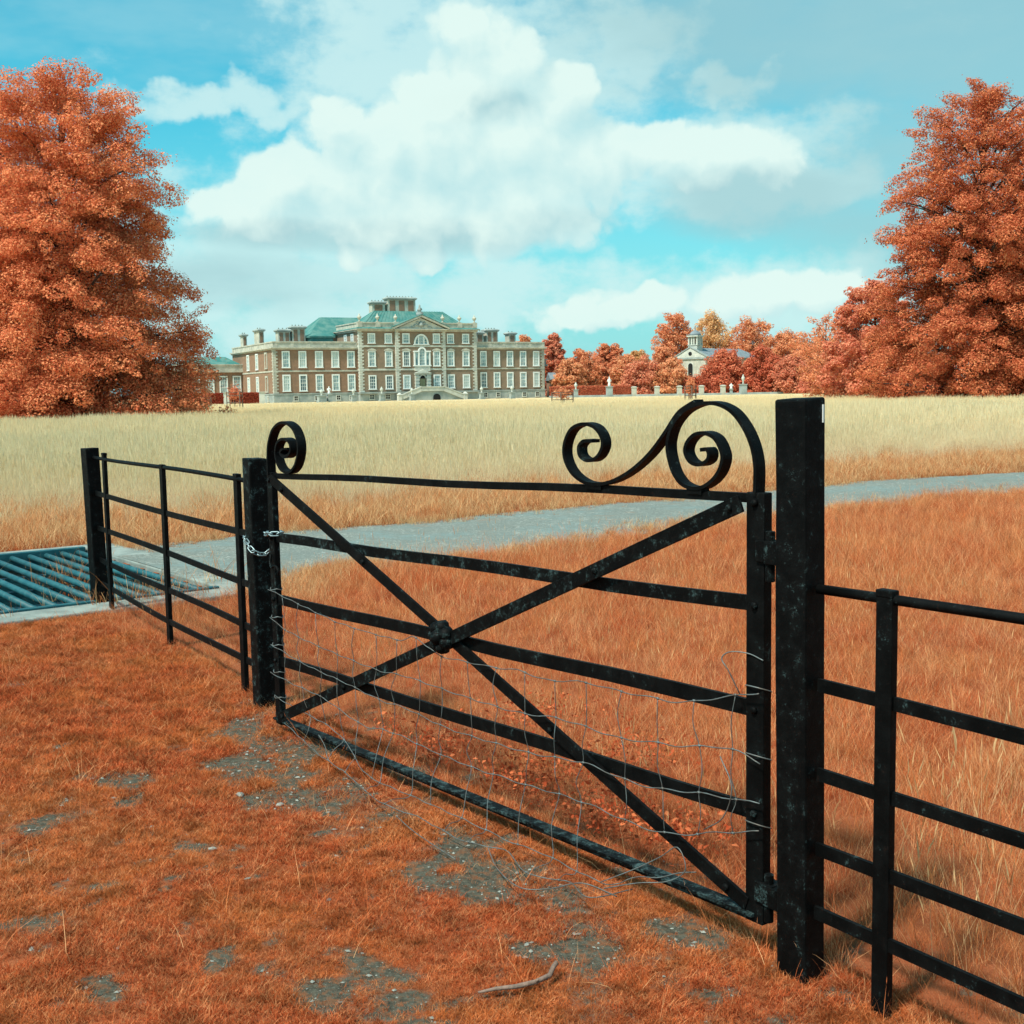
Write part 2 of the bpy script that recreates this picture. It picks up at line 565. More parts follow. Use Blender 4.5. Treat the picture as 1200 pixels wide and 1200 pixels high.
leafy('leaf_far', (0.66, 0.21, 0.105), (0.85, 0.35, 0.175), (0.85, 0.43, 0.22), 0.20, 0.46, hi=0.15)
leafy('leaf_pink', (0.62, 0.17, 0.10), (0.80, 0.28, 0.17), (0.80, 0.35, 0.20), 0.20, 0.46, hi=0.15)
leafy('leaf_gold', (0.62, 0.26, 0.10), (0.80, 0.43, 0.19), (0.80, 0.50, 0.24), 0.20, 0.46, hi=0.15)
leafy('leaf_hedge', (0.56, 0.13, 0.07), (0.74, 0.22, 0.12), (0.76, 0.28, 0.15), 0.20, 0.44, hi=0.15)
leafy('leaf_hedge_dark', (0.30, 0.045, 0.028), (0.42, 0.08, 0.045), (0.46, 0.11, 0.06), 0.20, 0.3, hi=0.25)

# ------------------------------------------------------------------ plan of the place
PA = np.array([0.723, 2.947])                     # hinge post
PB = np.array([-1.223, 5.727])                    # latch post
PC = np.array([-2.939, 8.485])                    # corner post beside the cattle grid
LD = (PB - PA) / np.linalg.norm(PB - PA)          # the fence line, running away from the camera
LN = np.array([-LD[1], LD[0]]) * (1 if -LD[1] < 0 else -1)
LN = np.array([-0.819, -0.574])                   # across it, towards the camera's side
GU = np.array([-0.60, 0.80])                      # cattle grid: along its bars
GE = np.array([0.80, 0.60])                       # cattle grid: across its bars (the way of the drive)
G_E0, G_E1, G_U0, G_U1 = -2.2, 0.91, 0.10, 3.40

ROAD_FAR = [(-4.25, 11.80), (-3.55, 12.33), (-2.58, 13.25), (-1.2, 13.91), (-0.42, 14.55), (1.12, 15.6), (2.37, 16.49), (3.83, 17.48), (4.67, 18.1), (6.13, 18.99), (8.51, 19.9), (13, 21.4), (22, 23.5), (45, 27)]
ROAD_NEAR = [(-2.26, 9.14), (-1.95, 8.85), (-1.66, 8.95), (-1.59, 9.63), (-1.25, 10.15), (-0.32, 10.71), (0.83, 11.65), (1.83, 12.75), (2.58, 13.3), (3.61, 13.97), (4.78, 14.81), (7.05, 16.36), (11, 18.2), (20, 20.6), (45, 23.8)]
HAY_EDGE = [(-60, 9.0), (-14, 12.6), (-5.82, 13.49), (-4.43, 13.7), (-3.1, 14.4), (-1.71, 15.88), (0.0, 17.2), (2.19, 19.2), (4.97, 21.4), (8.11, 23.4), (11.41, 25.0), (30, 29), (90, 36)]


def in_poly(x, y, poly):
    x = np.asarray(x); y = np.asarray(y)
    c = np.zeros(x.shape, bool)
    n = len(poly)
    for i in range(n):
        x0, y0 = poly[i]; x1, y1 = poly[(i + 1) % n]
        if y0 == y1:
            continue
        k = ((y0 > y) != (y1 > y)) & (x < (x1 - x0) * (y - y0) / (y1 - y0) + x0)
        c ^= k
    return c


ROAD_POLY = ROAD_NEAR + ROAD_FAR[::-1]


def on_road(x, y, wob=0.24):
    x = np.asarray(x, float); y = np.asarray(y, float)
    return in_poly(x + (fbm(x * 2, y * 2, 1) - .5) * wob * 4, y + (fbm(x * 2 + 9, y * 2, 2) - .5) * wob * 4, ROAD_POLY)


def grid_eu(x, y):
    dx = np.asarray(x) - PC[0]; dy = np.asarray(y) - PC[1]
    return dx * GE[0] + dy * GE[1], dx * GU[0] + dy * GU[1]


def on_grid(x, y, pad=0.0):
    e, u = grid_eu(x, y)
    return (e > G_E0 - pad) & (e < G_E1 + pad) & (u > G_U0 - pad) & (u < G_U1 + pad)


def cam_side(x, y):
    return (np.asarray(x) - PA[0]) * LN[0] + (np.asarray(y) - PA[1]) * LN[1]


PATCH = [(-0.97, 4.88, 0.27, 0.34), (-0.76, 4.39, 0.19, 0.21), (-1.26, 5.15, 0.15, 0.16), (-1.62, 4.64, 0.24, 0.10), (-1.63, 4.21, 0.14, 0.14),
         (-1.08, 3.82, 0.16, 0.07), (-1.24, 5.57, 0.12, 0.60), (-0.16, 3.74, 0.19, 0.20), (-0.05, 3.50, 0.16, 0.11), (0.18, 3.05, 0.16, 0.13),
         (0.04, 3.01, 0.11, 0.10), (0.73, 2.94, 0.10, 0.09), (0.47, 3.17, 0.12, 0.08), (0.82, 2.82, 0.10, 0.08), (-1.39, 3.26, 0.09, 0.09),
         (-1.24, 3.49, 0.07, 0.07), (-0.40, 3.00, 0.11, 0.07), (-0.43, 4.63, 0.14, 0.09), (-2.66, 6.26, 0.12, 0.16), (-1.08, 2.96, 0.09, 0.05),
         (-0.48, 2.81, 0.13, 0.07), (-0.19, 2.80, 0.08, 0.04), (-0.78, 3.09, 0.07, 0.05), (0.13, 3.34, 0.10, 0.07), (-0.45, 4.15, 0.09, 0.09)]


def bare(x, y):
    """0..1, how worn the turf is"""
    x = np.asarray(x, float); y = np.asarray(y, float)
    wx = x + (fbm(x * 4 + 3, y * 4, 1, 3) - .5) * .30; wy = y + (fbm(x * 4, y * 4 + 8, 3, 3) - .5) * .30
    q = np.full(x.shape, -1.0)
    for (a, b, rx, ry) in PATCH:
        q = np.maximum(q, 1 - ((wx - a) / (rx * 1.15)) ** 2 - ((wy - b) / (ry * 1.15)) ** 2)
    q = q + (fbm(x * 10, y * 8, 0, 6) - 0.5) * 3.2
    spots = (fbm(x * 19 + 31, y * 13, 2, 4) - 0.64) * 8
    near = np.clip((6.8 - y) / 1.5, 0, 1)
    strip = .42 * np.exp(-((x - np.interp(y, [2.6, 3.4, 4.4, 5.2, 6.0], [.45, 0.05, -.7, -1.1, -1.35])) / .30) ** 2) * np.clip(fbm(x * 6, y * 5, 3, 4) * 3 - 1.0, 0, 1.3)
    return np.clip(np.maximum(np.maximum(q * 0.75 + .05, strip), spots * 0.75) * near, 0, 1) * (cam_side(x, y) > -0.35)


def gz(x, y):
    x = np.asarray(x, float); y = np.asarray(y, float)
    near = np.clip((40 - np.hypot(x, y)) / 20, 0, 1)
    z = ((fbm(x * 0.7, y * 0.7, 3, 3) - 0.5) * 0.05 + (fbm(x * 5, y * 5, 1, 3) - 0.5) * 0.022) * near
    r = np.clip((np.hypot(x, y) - 40) / 60, 0, 1)
    z = z + (fbm(x * 0.02, y * 0.02, 2, 2) - 0.5) * 0.5 * r * np.clip((200 - np.hypot(x, y)) / 60, 0, 1)
    flat = np.clip(1 - np.where(on_grid(x, y, 0.6), 1.0, 0.0), 0, 1)
    return z * flat


# ------------------------------------------------------------------ ground sheet
def axis(lo, a, b, hi, fine, grow):
    out = list(np.arange(a, b + 1e-6, fine))
    s, v = fine, b
    while v < hi:
        s *= grow; v += s; out.append(v)
    s, v = fine, a
    while v > lo:
        s *= grow; v -= s; out.insert(0, v)
    return np.array(out)


def ground_mat():
    m = bpy.data.materials.new('ground')
    m.use_nodes = True
    t = m.node_tree
    N = NT(t)
    b = t.nodes['Principled BSDF']
    b.inputs['Roughness'].default_value = 0.95
    b.inputs['Specular IOR Level'].default_value = 0.1
    geo = t.nodes.new('ShaderNodeNewGeometry')
    v = geo.outputs['Position']
    ba = t.nodes.new('ShaderNodeAttribute'); ba.attribute_name = 'bare'
    hy = t.nodes.new('ShaderNodeAttribute'); hy.attribute_name = 'hay'
    n1 = N.noise(v, 3.0, 6, 0.6)
    n2 = N.noise(v, 45.0, 6, 0.65)
    n3 = N.noise(v, 160.0, 4, 0.6)
    turf = N.mix(n2, (0.20, 0.050, 0.020), (0.38, 0.12, 0.048))
    soil = N.mix(N.smooth(n2, 0.3, 0.7), (0.044, 0.041, 0.030), (0.110, 0.106, 0.080))
    soil = N.mix(N.smooth(n3, 0.60, 0.70), soil, (0.26, 0.26, 0.22))
    soil = N.mix(N.m('MULTIPLY', N.smooth(N.noise(v, 26.0, 5, 0.65), 0.48, 0.62), 0.7), soil, (0.20, 0.085, 0.040))
    hayc = N.mix(N.smooth(N.noise(v, 0.05, 4, 0.6), 0.35, 0.65), (0.66, 0.51, 0.30), (0.58, 0.41, 0.21))
    hayc = N.mix(N.smooth(N.noise(v, 0.9, 4, 0.6), 0.3, 0.7), hayc, (0.70, 0.55, 0.33))
    f = N.smooth(N.m('ADD', ba.outputs['Fac'], N.m('MULTIPLY_ADD', n2, 0.9, -0.45)), 0.02, 0.5)
    c = N.mix(hy.outputs['Fac'], turf, hayc)
    c = N.mix(f, c, soil)
    t.links.new(c, b.inputs['Base Color'])
    bp = t.nodes.new('ShaderNodeBump')
    bp.inputs['Strength'].default_value = 0.8
    bp.inputs['Distance'].default_value = 0.012
    t.links.new(N.m('ADD', n2, N.m('MULTIPLY', n3, 0.6)), bp.inputs['Height'])
    t.links.new(bp.outputs[0], b.inputs['Normal'])
    return m


def hay_edge_y(x):
    return np.interp(x, [p[0] for p in HAY_EDGE], [p[1] for p in HAY_EDGE])


def build_ground():
    xs = axis(-3000, -3.2, 1.6, 3000, 0.045, 1.09)
    ys = axis(-60, 2.4, 6.6, 5000, 0.045, 1.065)
    X, Y = np.meshgrid(xs, ys)
    Z = gz(X, Y)
    nx, ny = len(xs), len(ys)
    v = np.stack([X.ravel(), Y.ravel(), Z.ravel()], 1)
    ii, jj = np.meshgrid(np.arange(nx - 1), np.arange(ny - 1))
    a = (jj * nx + ii).ravel()
    f = np.stack([a, a + 1, a + nx + 1, a + nx], 1)
    # the pit of the cattle grid is cut out of the sheet
    cx = v[f].mean(1)
    keep = ~on_grid(cx[:, 0], cx[:, 1], 0.06)
    f = f[keep]
    me = bpy.data.meshes.new('ground')
    me.from_pydata(v.tolist(), [], f.tolist())
    at = me.attributes.new('bare', 'FLOAT', 'POINT')
    at.data.foreach_set('value', bare(v[:, 0], v[:, 1]).astype(np.float32))
    h = np.clip((v[:, 1] - hay_edge_y(v[:, 0])) / 6.0, 0, 1)
    at = me.attributes.new('hay', 'FLOAT', 'POINT')
    at.data.foreach_set('value', h.astype(np.float32))
    me.polygons.foreach_set('use_smooth', [True] * len(me.polygons))
    o = inst('ground', me, ground_mat())
    tag(o, kind='structure')


build_ground()


def build_road():
    m = principled('road_gravel', (0.29, 0.315, 0.275), 0.95, (0.19, 0.215, 0.19), 2.2, 0.9, 0.8, 90, coords='Object')
    t = m.node_tree
    N = NT(t)
    b = t.nodes['Principled BSDF']
    geo = t.nodes.new('ShaderNodeNewGeometry')
    v = geo.outputs['Position']
    src = b.inputs['Base Color'].links[0].from_socket
    fine = N.noise(v, 38, 5, 0.7)
    c = N.mix(N.smooth(fine, 0.42, 0.60), (0.13, 0.15, 0.135), src)
    c = N.mix(N.m('MULTIPLY', N.smooth(N.noise(v, 1.1, 5, 0.65), 0.48, 0.62), 0.7), c, (0.17, 0.235, 0.225))
    c = N.mix(N.m('MULTIPLY', N.smooth(N.noise(v, 2.3, 5, 0.7), 0.56, 0.68), 0.5), c, (0.26, 0.17, 0.11))
    c = N.mix(N.m('MULTIPLY', N.smooth(N.noise(v, 8.0, 7, 0.75), 0.44, 0.60), 0.75), c, (0.155, 0.175, 0.155))
    c = N.mix(N.m('MULTIPLY', N.smooth(N.noise(v, 15.0, 6, 0.75), 0.58, 0.66), 0.7), c, (0.45, 0.475, 0.43))
    t.links.new(c, b.inputs['Base Color'])
    near = catmull([(p[0], p[1]) for p in ROAD_NEAR], 8)
    far = catmull([(p[0], p[1]) for p in ROAD_FAR], 8)
    def res(l, n):
        l = np.array(l); s = np.r_[0, np.cumsum(np.hypot(*np.diff(l, axis=0).T))]
        q = np.linspace(0, s[-1], n) ** 1.0
        return np.stack([np.interp(q, s, l[:, 0]), np.interp(q, s, l[:, 1])], 1)
    n, k = 260, 26
    A, B = res(near, n), res(far, n)
    vs, fs = [], []
    for i in range(n):
        for j in range(k):
            w = j / (k - 1)
            p = A[i] * (1 - w) + B[i] * w
            if j in (0, k - 1):
                p = p + (rng.random(2) - .5) * 0.10 + np.array([0, 1]) * float(fbm(p[0] * 1.6, p[1] * 1.6, 2, 4) - .5) * (.9 if j else .4)
            z = 0.006 + 0.035 * math.sin(math.pi * w) ** 0.6 - (0.05 if j in (0, k - 1) else 0)
            vs.append((p[0], p[1], max(float(gz(p[0], p[1])), 0 if j in (0, k - 1) else -1) + z))
    for i in range(n - 1):
        for j in range(k - 1):
            a = i * k + j
            fs.append((a, a + k, a + k + 1, a + 1))
    me = bpy.data.meshes.new('road'); me.from_pydata(vs, [], fs)
    me.polygons.foreach_set('use_smooth', [True] * len(me.polygons))
    o = inst('road', me, m)
    tag(o, kind='structure')


build_road()

# ------------------------------------------------------------------ mansion
MA = np.array([-49.61, 253.0])
MANG = math.atan2(29.0, 57.70)
mansion = empty('mansion', (MA[0], MA[1], 0), MANG, 'long brick country mansion with stone quoins, green copper roof and central pediment', 'mansion')
M = MATS


def win_mesh(w, h, cols, rows, surround=0.22, key=None):
    """sash window: painted surround and glazing bars; centred in x, sill at z=0; faces -Y, proud of y=0"""
    b = MB()
    s = surround
    b.box(-w / 2, -w / 2 + s, -0.16, 0.0, 0, h).box(w / 2 - s, w / 2, -0.16, 0.0, 0, h)
    b.box(-w / 2 + s, w / 2 - s, -0.16, 0.0, h - s, h)
    b.box(-w / 2 - 0.08, w / 2 + 0.08, -0.24, 0.0, -0.16, -0.002)
    b.box(-w / 2 + s, w / 2 - s, -0.11, 0.0, 0, 0.10)
    iw, ih = w - 2 * s, h - s
    for c in range(1, cols):
        x = -iw / 2 + iw * c / cols
        b.box(x - 0.030, x + 0.030, -0.075, -0.025, 0.10, ih)
    for r in range(1, rows):
        z = 0.1 + (ih - 0.1) * r / rows
        t = 0.05 if r == rows // 2 else 0.028
        b.box(-iw / 2, iw / 2, -0.080, -0.028, z - t, z + t)
    fr = b.mesh('window')
    p = MB().box(-iw / 2, iw / 2, -0.03, 0.02, 0.05, ih).mesh('pane')
    return fr, p


WIN = {}


wr = random.Random(21)


def window(parent, u, z, w, h, face='S', v=0.0, cols=3, rows=4, surround=0.27, mat='white_paint', glass='window_glass'):
    if glass == 'window_glass':
        glass = wr.choice(['window_glass', 'window_glass', 'window_glass_dark', 'window_glass_pale'])
    key = (round(w, 2), round(h, 2), cols, rows, surround, mat, glass)
    if key not in WIN:
        fr, p = win_mesh(w, h, cols, rows, surround)
        fr.materials.append(M[mat]); p.materials.append(M[glass])
        WIN[key] = (fr, p)
    fr, p = WIN[key]
    o = inst('window', fr, None, parent)
    o.location = (u, v, z)
    if face == 'W':
        o.rotation_euler = (0, 0, -math.pi / 2)
    g = inst('pane', p, None, o)
    return o


def quoins(b, x, y, z0, z1, sx, sy, n):
    """alternating long and short corner stones on the corner (x,y); sx, sy point along the two walls"""
    dz = (z1 - z0) / n
    for i in range(n):
        l1, l2 = (0.95, 0.6) if i % 2 == 0 else (0.6, 0.95)
        a, c = sorted((x - sx * 0.07, x + sx * l1)); d, e = sorted((y - sy * 0.07, y + sy * l2))
        b.box(a, c, d, e, z0 + i * dz + 0.02, z0 + (i + 1) * dz - 0.02)


def build_mansion():
    P = mansion
    # ---- walls
    MB().box(0, 19.0, 0, 35, 1.9, 11.6).build('wall', M['brick_red'], P, label='red brick west wing of the mansion')
    MB().box(18.7, 46.6, -1.2, 14, 1.9, 15.3).box(27.0, 38.75, -1.65, -1.2, 1.9, 15.3).build('wall', M['brick'], P, label='three storey brick centre block of the mansion')
    MB().box(46.6, 64.6, 0, 26, 1.9, 11.6).build('wall', M['brick'], P, label='two storey brick east wing of the mansion')
    MB().box(13.0, 30, 14, 27, 11, 15.0).build('rear_wall', M['brick'], P)
    # ---- plinths
    b = MB()
    b.box(-0.15, 19.0, -0.15, 35.1, -0.6, 1.72).box(-0.25, 19, -0.25, 35.2, 1.72, 1.95)
    b.box(18.55, 46.75, -1.35, 14, -0.6, 1.62).box(18.45, 46.85, -1.9, 14, 1.62, 1.94)
    b.box(46.7, 64.75, -0.15, 26, -0.6, 1.74).box(46.7, 64.85, -0.25, 26.1, 1.74, 1.97)
    b.box(26.9, 38.85, -1.8, -1.2, -0.6, 1.62)
    b.build('plinth', M['stone_grey'], P)
    # ---- quoins
    for (x, y, z0, z1, sx, sy, n) in [(0, 0, 1.96, 11.15, 1, 1, 26), (64.6, 0, 1.98, 11.15, -1, 1, 26), (18.7, -1.2, 1.95, 15.1, 1, 1, 36), (46.6, -1.2, 1.95, 15.1, -1, 1, 36),
                                      (27.0, -1.65, 1.95, 15.1, 1, 1, 36), (38.75, -1.65, 1.95, 15.1, -1, 1, 36)]:
        b = MB(); quoins(b, x, y, z0, z1, sx, sy, n)
        b.build('quoins', M['stone_pale'] if n == 36 else M['stone'], P)
    # ---- string courses
    b = MB()
    b.box(-0.1, 18.69, -0.10, 35.1, 6.46, 6.78).box(46.7, 64.7, -0.10, 26.1, 6.70, 7.0)
    b.build('string_course', M['stone'], P)
    b = MB()
    for z0, z1 in ((6.60, 6.98), (11.68, 12.04)):
        b.box(18.62, 46.68, -1.30, 13.9, z0, z1).box(26.93, 38.82, -1.76, -1.31, z0, z1)
    b.build('string_course', M['stone_pale'], P)
    # ---- cornices and parapets
    for x0, x1, y1, z in ((0, 18.69, 35, 11.15), (46.7, 64.6, 26, 11.2)):
        b = MB()
        left = x0 == 0
        xa = x0 - (0.25 if left else 0); xb = x1 + (0 if left else 0.25)
        b.box(xa, xb, -0.25, y1 + .2, z, z + 0.26)
        xa = x0 - (0.55 if left else 0); xb = x1 + (0 if left else 0.55)
        b.box(xa, xb, -0.55, y1 + .5, z + 0.26, z + 0.55)
        b.build('cornice', M['stone'], P)
        b = MB()
        b.box(x0, x1, 0.0, 0.35, z + .55, z + 1.5)
        if left:
            b.box(0, .35, .35, y1, z + .55, z + 1.5)
        else:
            b.box(x1 - .35, x1, .35, y1, z + .55, z + 1.5)
        b.box(xa + .4, xb - .4, -0.12, 0.47, z + 1.5, z + 1.75)
        if left:
            b.box(-.12, .47, .47, y1, z + 1.5, z + 1.75)
        else:
            b.box(x1 - .47, x1 + .12, .47, y1, z + 1.5, z + 1.75)
        for k in range(6):
            x = x0 + 0.3 + (x1 - x0 - 0.8) * k / 5
            b.box(x, x + 0.7, -0.06, 0.41, z + .56, z + 1.52)
        if left:
            for k in range(1, 7):
                y = 35 * k / 6.2
                b.box(-.06, .41, y, y + .8, z + .56, z + 1.52)
        b.build('parapet', M['stone'], P)
        MB().box(x0 + .4, x1 - .4, .5, y1 - .5, z + .3, z + 0.75).build('roof', M['slate'], P)
    b = MB()
    b.box(18.4, 46.9, -1.5, 14.2, 15.05, 15.4).box(18.0, 47.3, -1.95, 14.5, 15.4, 15.62).box(26.7, 39.05, -2.1, -1.51, 15.05, 15.4).box(26.45, 39.3, -2.5, -1.96, 15.4, 15.62)
    b.build('cornice', M['stone'], P)
    MB().frustum(17.95, 47.35, -2.0, 14.5, 15.622, 18.7, 46.6, -1.2, 14, 15.95).build('lead_flashing', M['copper_green'], P)
    b = MB()
    b.box(18.7, 46.6, -1.2, -0.8, 15.93, 16.8).box(18.7, 19.1, -0.8, 14, 15.93, 16.8).box(46.2, 46.6, -.8, 14, 15.93, 16.8)
    b.box(18.55, 46.75, -1.32, -0.68, 16.8, 17.05).box(18.55, 19.22, -0.68, 14, 16.8, 17.05).box(46.08, 46.75, -.68, 14, 16.8, 17.05)
    urn_u = (18.95, 23.1, 27.3, 38.5, 42.6, 46.3)
    for u in urn_u:
        b.box(u - .55, u + .55, -1.40, -0.60, 15.94, 17.12)
    b.build('parapet', M['stone'], P)
    um = MB().lathe([(.28, 0), (.28, .12), (.12, .25), (.14, .4), (.42, .75), (.5, 1.05), (.42, 1.15), (.2, 1.3), (.16, 1.5), (.04, 1.75)], 10).mesh('urn', True)
    um.materials.append(M['stone'])
    for u in urn_u:
        o = inst('urn', um, None, P); o.location = (u, -1.0, 17.12)
    # ---- central pediment
    MB().prism_y([(26.9, 15.63), (38.85, 15.63), (32.87, 18.0)], -1.95, -0.6).build('pediment', M['stone_pale'], P)
    b = MB()
    for a, c in (((26.2, 15.75), (32.87, 18.42)), ((39.55, 15.75), (32.87, 18.42))):
        b.bar((a[0], -1.6, a[1]), (c[0], -1.6, c[1]), 2.0, 0.38)
    b.build('pediment_cornice', M['stone'], P)
    b = MB()
    for a, c in (((26.1, 16.02), (32.87, 18.72)), ((39.65, 16.02), (32.87, 18.72))):
        b.bar((a[0], -1.5, a[1]), (c[0], -1.5, c[1]), 2.3, 0.10)
    b.build('pediment_flashing', M['copper_green'], P)
    b = MB()      # carved arms in the pediment
    rr = random.Random(3)
    b.lathe([(.1, 15.95), (.45, 16.1), (.6, 16.5), (.45, 16.9), (.2, 17.2), (.05, 17.4)], 10, (32.87, -1.98))
    for s in (-1, 1):
        pts = [(32.87 + s * q, -2.0, z) for q, z in ((.5, 16.2), (1.0, 16.6), (1.5, 16.4), (1.7, 16.05), (2.2, 16.1), (2.7, 15.95))]
        b.tube(pts, [.16, .2, .2, .18, .14, .06], 6)
        b.tube([(32.87 + s * q, -2.0, z) for q, z in ((.4, 16.8), (.9, 17.15), (1.2, 16.95))], [.14, .16, .08], 6)
    b.build('carved_arms', M['stone_grey'], P, True)
    b = MB()      # group on the apex
    b.box(32.2, 33.5, -2.0, -0.9, 18.3, 19.2).box(32.35, 33.35, -1.85, -1.05, 19.2, 19.4)
    b.lathe([(.34, 19.4), (.42, 19.8), (.30, 20.2), (.2, 20.45), (.22, 20.7), (.15, 20.9), (.03, 21.0)], 9, (32.87, -1.45))
    b.tube([(32.87, -1.45, 20.2), (33.3, -1.45, 20.1), (33.45, -1.45, 19.7)], [.14, .11, .08], 6)
    b.tube([(32.87, -1.45, 20.1), (32.45, -1.45, 19.9), (32.4, -1.45, 19.5)], [.14, .12, .14], 6)
    b.build('apex_statue', M['stone_grey'], P, True)
    # ---- copper roofs
    MB().frustum(20.0, 45.4, 0.4, 13.2, 16.0, 25.2, 41.6, 6.3, 7.6, 20.0).build('roof', M['copper_green'], P, label='green copper hipped roof over the centre block')
    b = MB()
    for k in range(27):
        x = 20.0 + 25.4 * k / 26; X = 25.2 + 16.4 * k / 26
        b.bar((x, 0.38, 16.02), (X, 6.28, 20.02), 0.07, 0.10, (1, 0, 0))
    b.build('roof_seams', M['copper_green'], P)
    MB().frustum(12.2, 30.6, 13.4, 27.4, 14.95, 17.0, 26.0, 19.5, 21, 19.3).box(12.0, 30.8, 13.2, 27.6, 14.75, 14.94).build('roof', M['copper_green'], P, label='green copper roof of the rear range')
    MB().box(9.6, 14.6, 4.0, 8, 12.2, 13.9).box(9.2, 15.0, 3.6, 8.4, 13.9, 14.25).frustum(9.3, 14.9, 3.7, 8.3, 14.252, 10.5, 13.5, 5, 7, 14.9).build('roof_lantern', M['copper_green'], P)
    # ---- chimneys

    def chimney(u0, u1, v0, v1, z0, z1, panels, cap=0.35, panel='brick_red'):
        b = MB()
        b.box(u0, u1, v0, v1, z0, z1 - 0.6)
        c = b.build('chimney', M['stone'], P)
        k = MB()
        MB().box(u0 - .15, u1 + .15, v0 - .15, v1 + .15, z0, z0 + .5).build('base_band', M['stone'], c)
        k.box(u0 - cap * .6, u1 + cap * .6, v0 - cap * .6, v1 + cap * .6, z1 - .6, z1 - .42)
        k.box(u0 - cap, u1 + cap, v0 - cap, v1 + cap, z1 - .42, z1 - .22)
        k.frustum(u0 - cap, u1 + cap, v0 - cap, v1 + cap, z1 - .218, u0, u1, v0, v1, z1)
        k.build('cap', M['stone_grey'], c)
        n = panels
        w = (u1 - u0) / n
        for i in range(n):
            q = u0 + w * i
            MB().box(q + w * .2, q + w * .8, v0 - .05, v0 + .1, z0 + .75, z1 - .8).build('brick_panel', M[panel], c)
        np_ = max(2, int((u1 - u0) / 0.7))
        for i in range(np_):
            x = u0 + (u1 - u0) * (i + .5) / np_
            MB().lathe([(.13, z1 - .02), (.11, z1 + .28), (.13, z1 + .3)], 7, (x, (v0 + v1) / 2)).build('chimney_pot', M['stone'], c, True)

    chimney(24.9, 28.0, 7.0, 9.0, 18.6, 22.2, 1)
    chimney(28.6, 35.3, 6.8, 9.2, 18.6, 23.2, 3)
    chimney(3.0, 5.6, 6, 8.2, 11.5, 15.8, 2)
    chimney(6.1, 9.0, 6, 8.2, 11.5, 16.5, 2)
    chimney(50.0, 51.9, 6, 8, 11.5, 15.6, 1)
    chimney(52.7, 55.6, 6, 8.2, 11.5, 16.2, 2)
    chimney(58.5, 60.3, 6, 8, 11.5, 15.5, 1)
    chimney(0.5, 1.6, 12.5, 16.5, 11.5, 16.2, 1)
    chimney(0.5, 1.4, 26.5, 28.8, 11.5, 15.8, 1)
    # ---- windows
    lw = (2.7, 6.32, 9.96, 13.57, 17.12)
    for u in lw:
        window(P, u, 7.42, 1.72, 3.45); window(P, u, 2.45, 1.72, 3.45)
    for u in (48.84, 52.24, 55.65, 59.05, 62.5):
        window(P, u, 7.45, 1.66, 3.40); window(P, u, 2.62, 1.66, 3.40)
    for u in (4.6, 9.2, 14.0, 17.0, 49.2, 52.4, 55.9, 59.2, 62.6):
        window(P, u, 0.35, 1.0, 1.1, 'S', -0.152, 2, 2, 0.12, 'stone_pale', 'dark_void')
    for u in (21.2, 24.9, 42.5):
        window(P, u, 0.35, 1.2, 1.1, 'S', -1.352, 3, 2, 0.12, 'stone_pale', 'dark_void')
    heads = MB()
    for u in (21.5, 25.4, 40.2, 43.95):
        window(P, u, 12.55, 1.72, 2.1, 'S', -1.2, 3, 3)
        window(P, u, 7.52, 1.72, 3.3, 'S', -1.2); window(P, u, 2.6, 1.76, 3.0, 'S', -1.2, 3, 4)
        heads.prism_y([(u - 1.1, 10.86), (u + 1.1, 10.86), (u + .8, 11.15), (u + .4, 11.32), (u, 11.4), (u - .4, 11.32), (u - .8, 11.15)], -1.45, -1.19)
    for u in (29.35, 36.6):
        window(P, u, 12.55, 1.72, 2.1, 'S', -1.65, 3, 3)
        window(P, u, 7.52, 1.72, 3.3, 'S', -1.65); window(P, u, 2.6, 1.76, 3.0, 'S', -1.65, 3, 4)
        heads.prism_y([(u - 1.1, 10.86), (u + 1.1, 10.86), (u + .8, 11.15), (u + .4, 11.32), (u, 11.4), (u - .4, 11.32), (u - .8, 11.15)], -1.9, -1.64)
    heads.build('window_heads', M['stone'], P)
    # west front: tall sashes and a blind window
    for vv in (20.5, 12.9):
        window(P, 0, 7.3, 2.0, 3.4, 'W', vv); window(P, 0, 2.3, 2.0, 3.4, 'W', vv)
    for vv, z in ((5.4, 7.35), (5.4, 2.35)):
        window(P, 0, z, 2.0, 3.4, 'W', vv, 1, 1, 0.4, 'stone', 'brick_red')
    window(P, 18.7, 12.7, 1.7, 2.0, 'W', 3.0, 3, 3)
    window(P, 18.7, 12.7, 1.7, 2.0, 'W', 7.5, 3, 3)
    for vv in (4, 9, 14, 19):
        window(P, -0.152, .4, .8, 1.0, 'W', vv, 2, 2, 0.12, 'stone_pale', 'dark_void')
    # lunette window, Venetian window and doorway of the centre bay
    arc = [(1.75 * math.cos(a), 2.2 * math.sin(a)) for a in np.linspace(0, math.pi, 17)]
    o = empty('window', (32.95, -1.65, 12.32)); o.parent = P
    o.name = 'lunette_window'
    b = MB()
    inner = [(1.42 * math.cos(a), 1.85 * math.sin(a)) for a in np.linspace(0, math.pi, 17)]
    for i in range(16):
        b.prism_y([arc[i], arc[i + 1], inner[i + 1], inner[i]], -0.22, 0.0)
    b.box(-1.9, 1.9, -0.26, 0, -0.18, -0.002)
    for x in (-.62, .62):
        b.box(x - .14, x + .14, -.18, 0, 0, 1.62)
    for x in (-.2, .2):
        b.box(x - .03, x + .03, -.1, -.02, 0.05, 1.8)
    for z in (.55, 1.1):
        b.box(-1.3 + z * .2, 1.3 - z * .2, -.1, -.022, z - .03, z + .03)
    b.build('frame', M['white_paint'], o)
    MB().prism_y([(p[0] * .97, p[1] * .97) for p in inner], -.04, .02).build('pane', M['window_glass'], o)
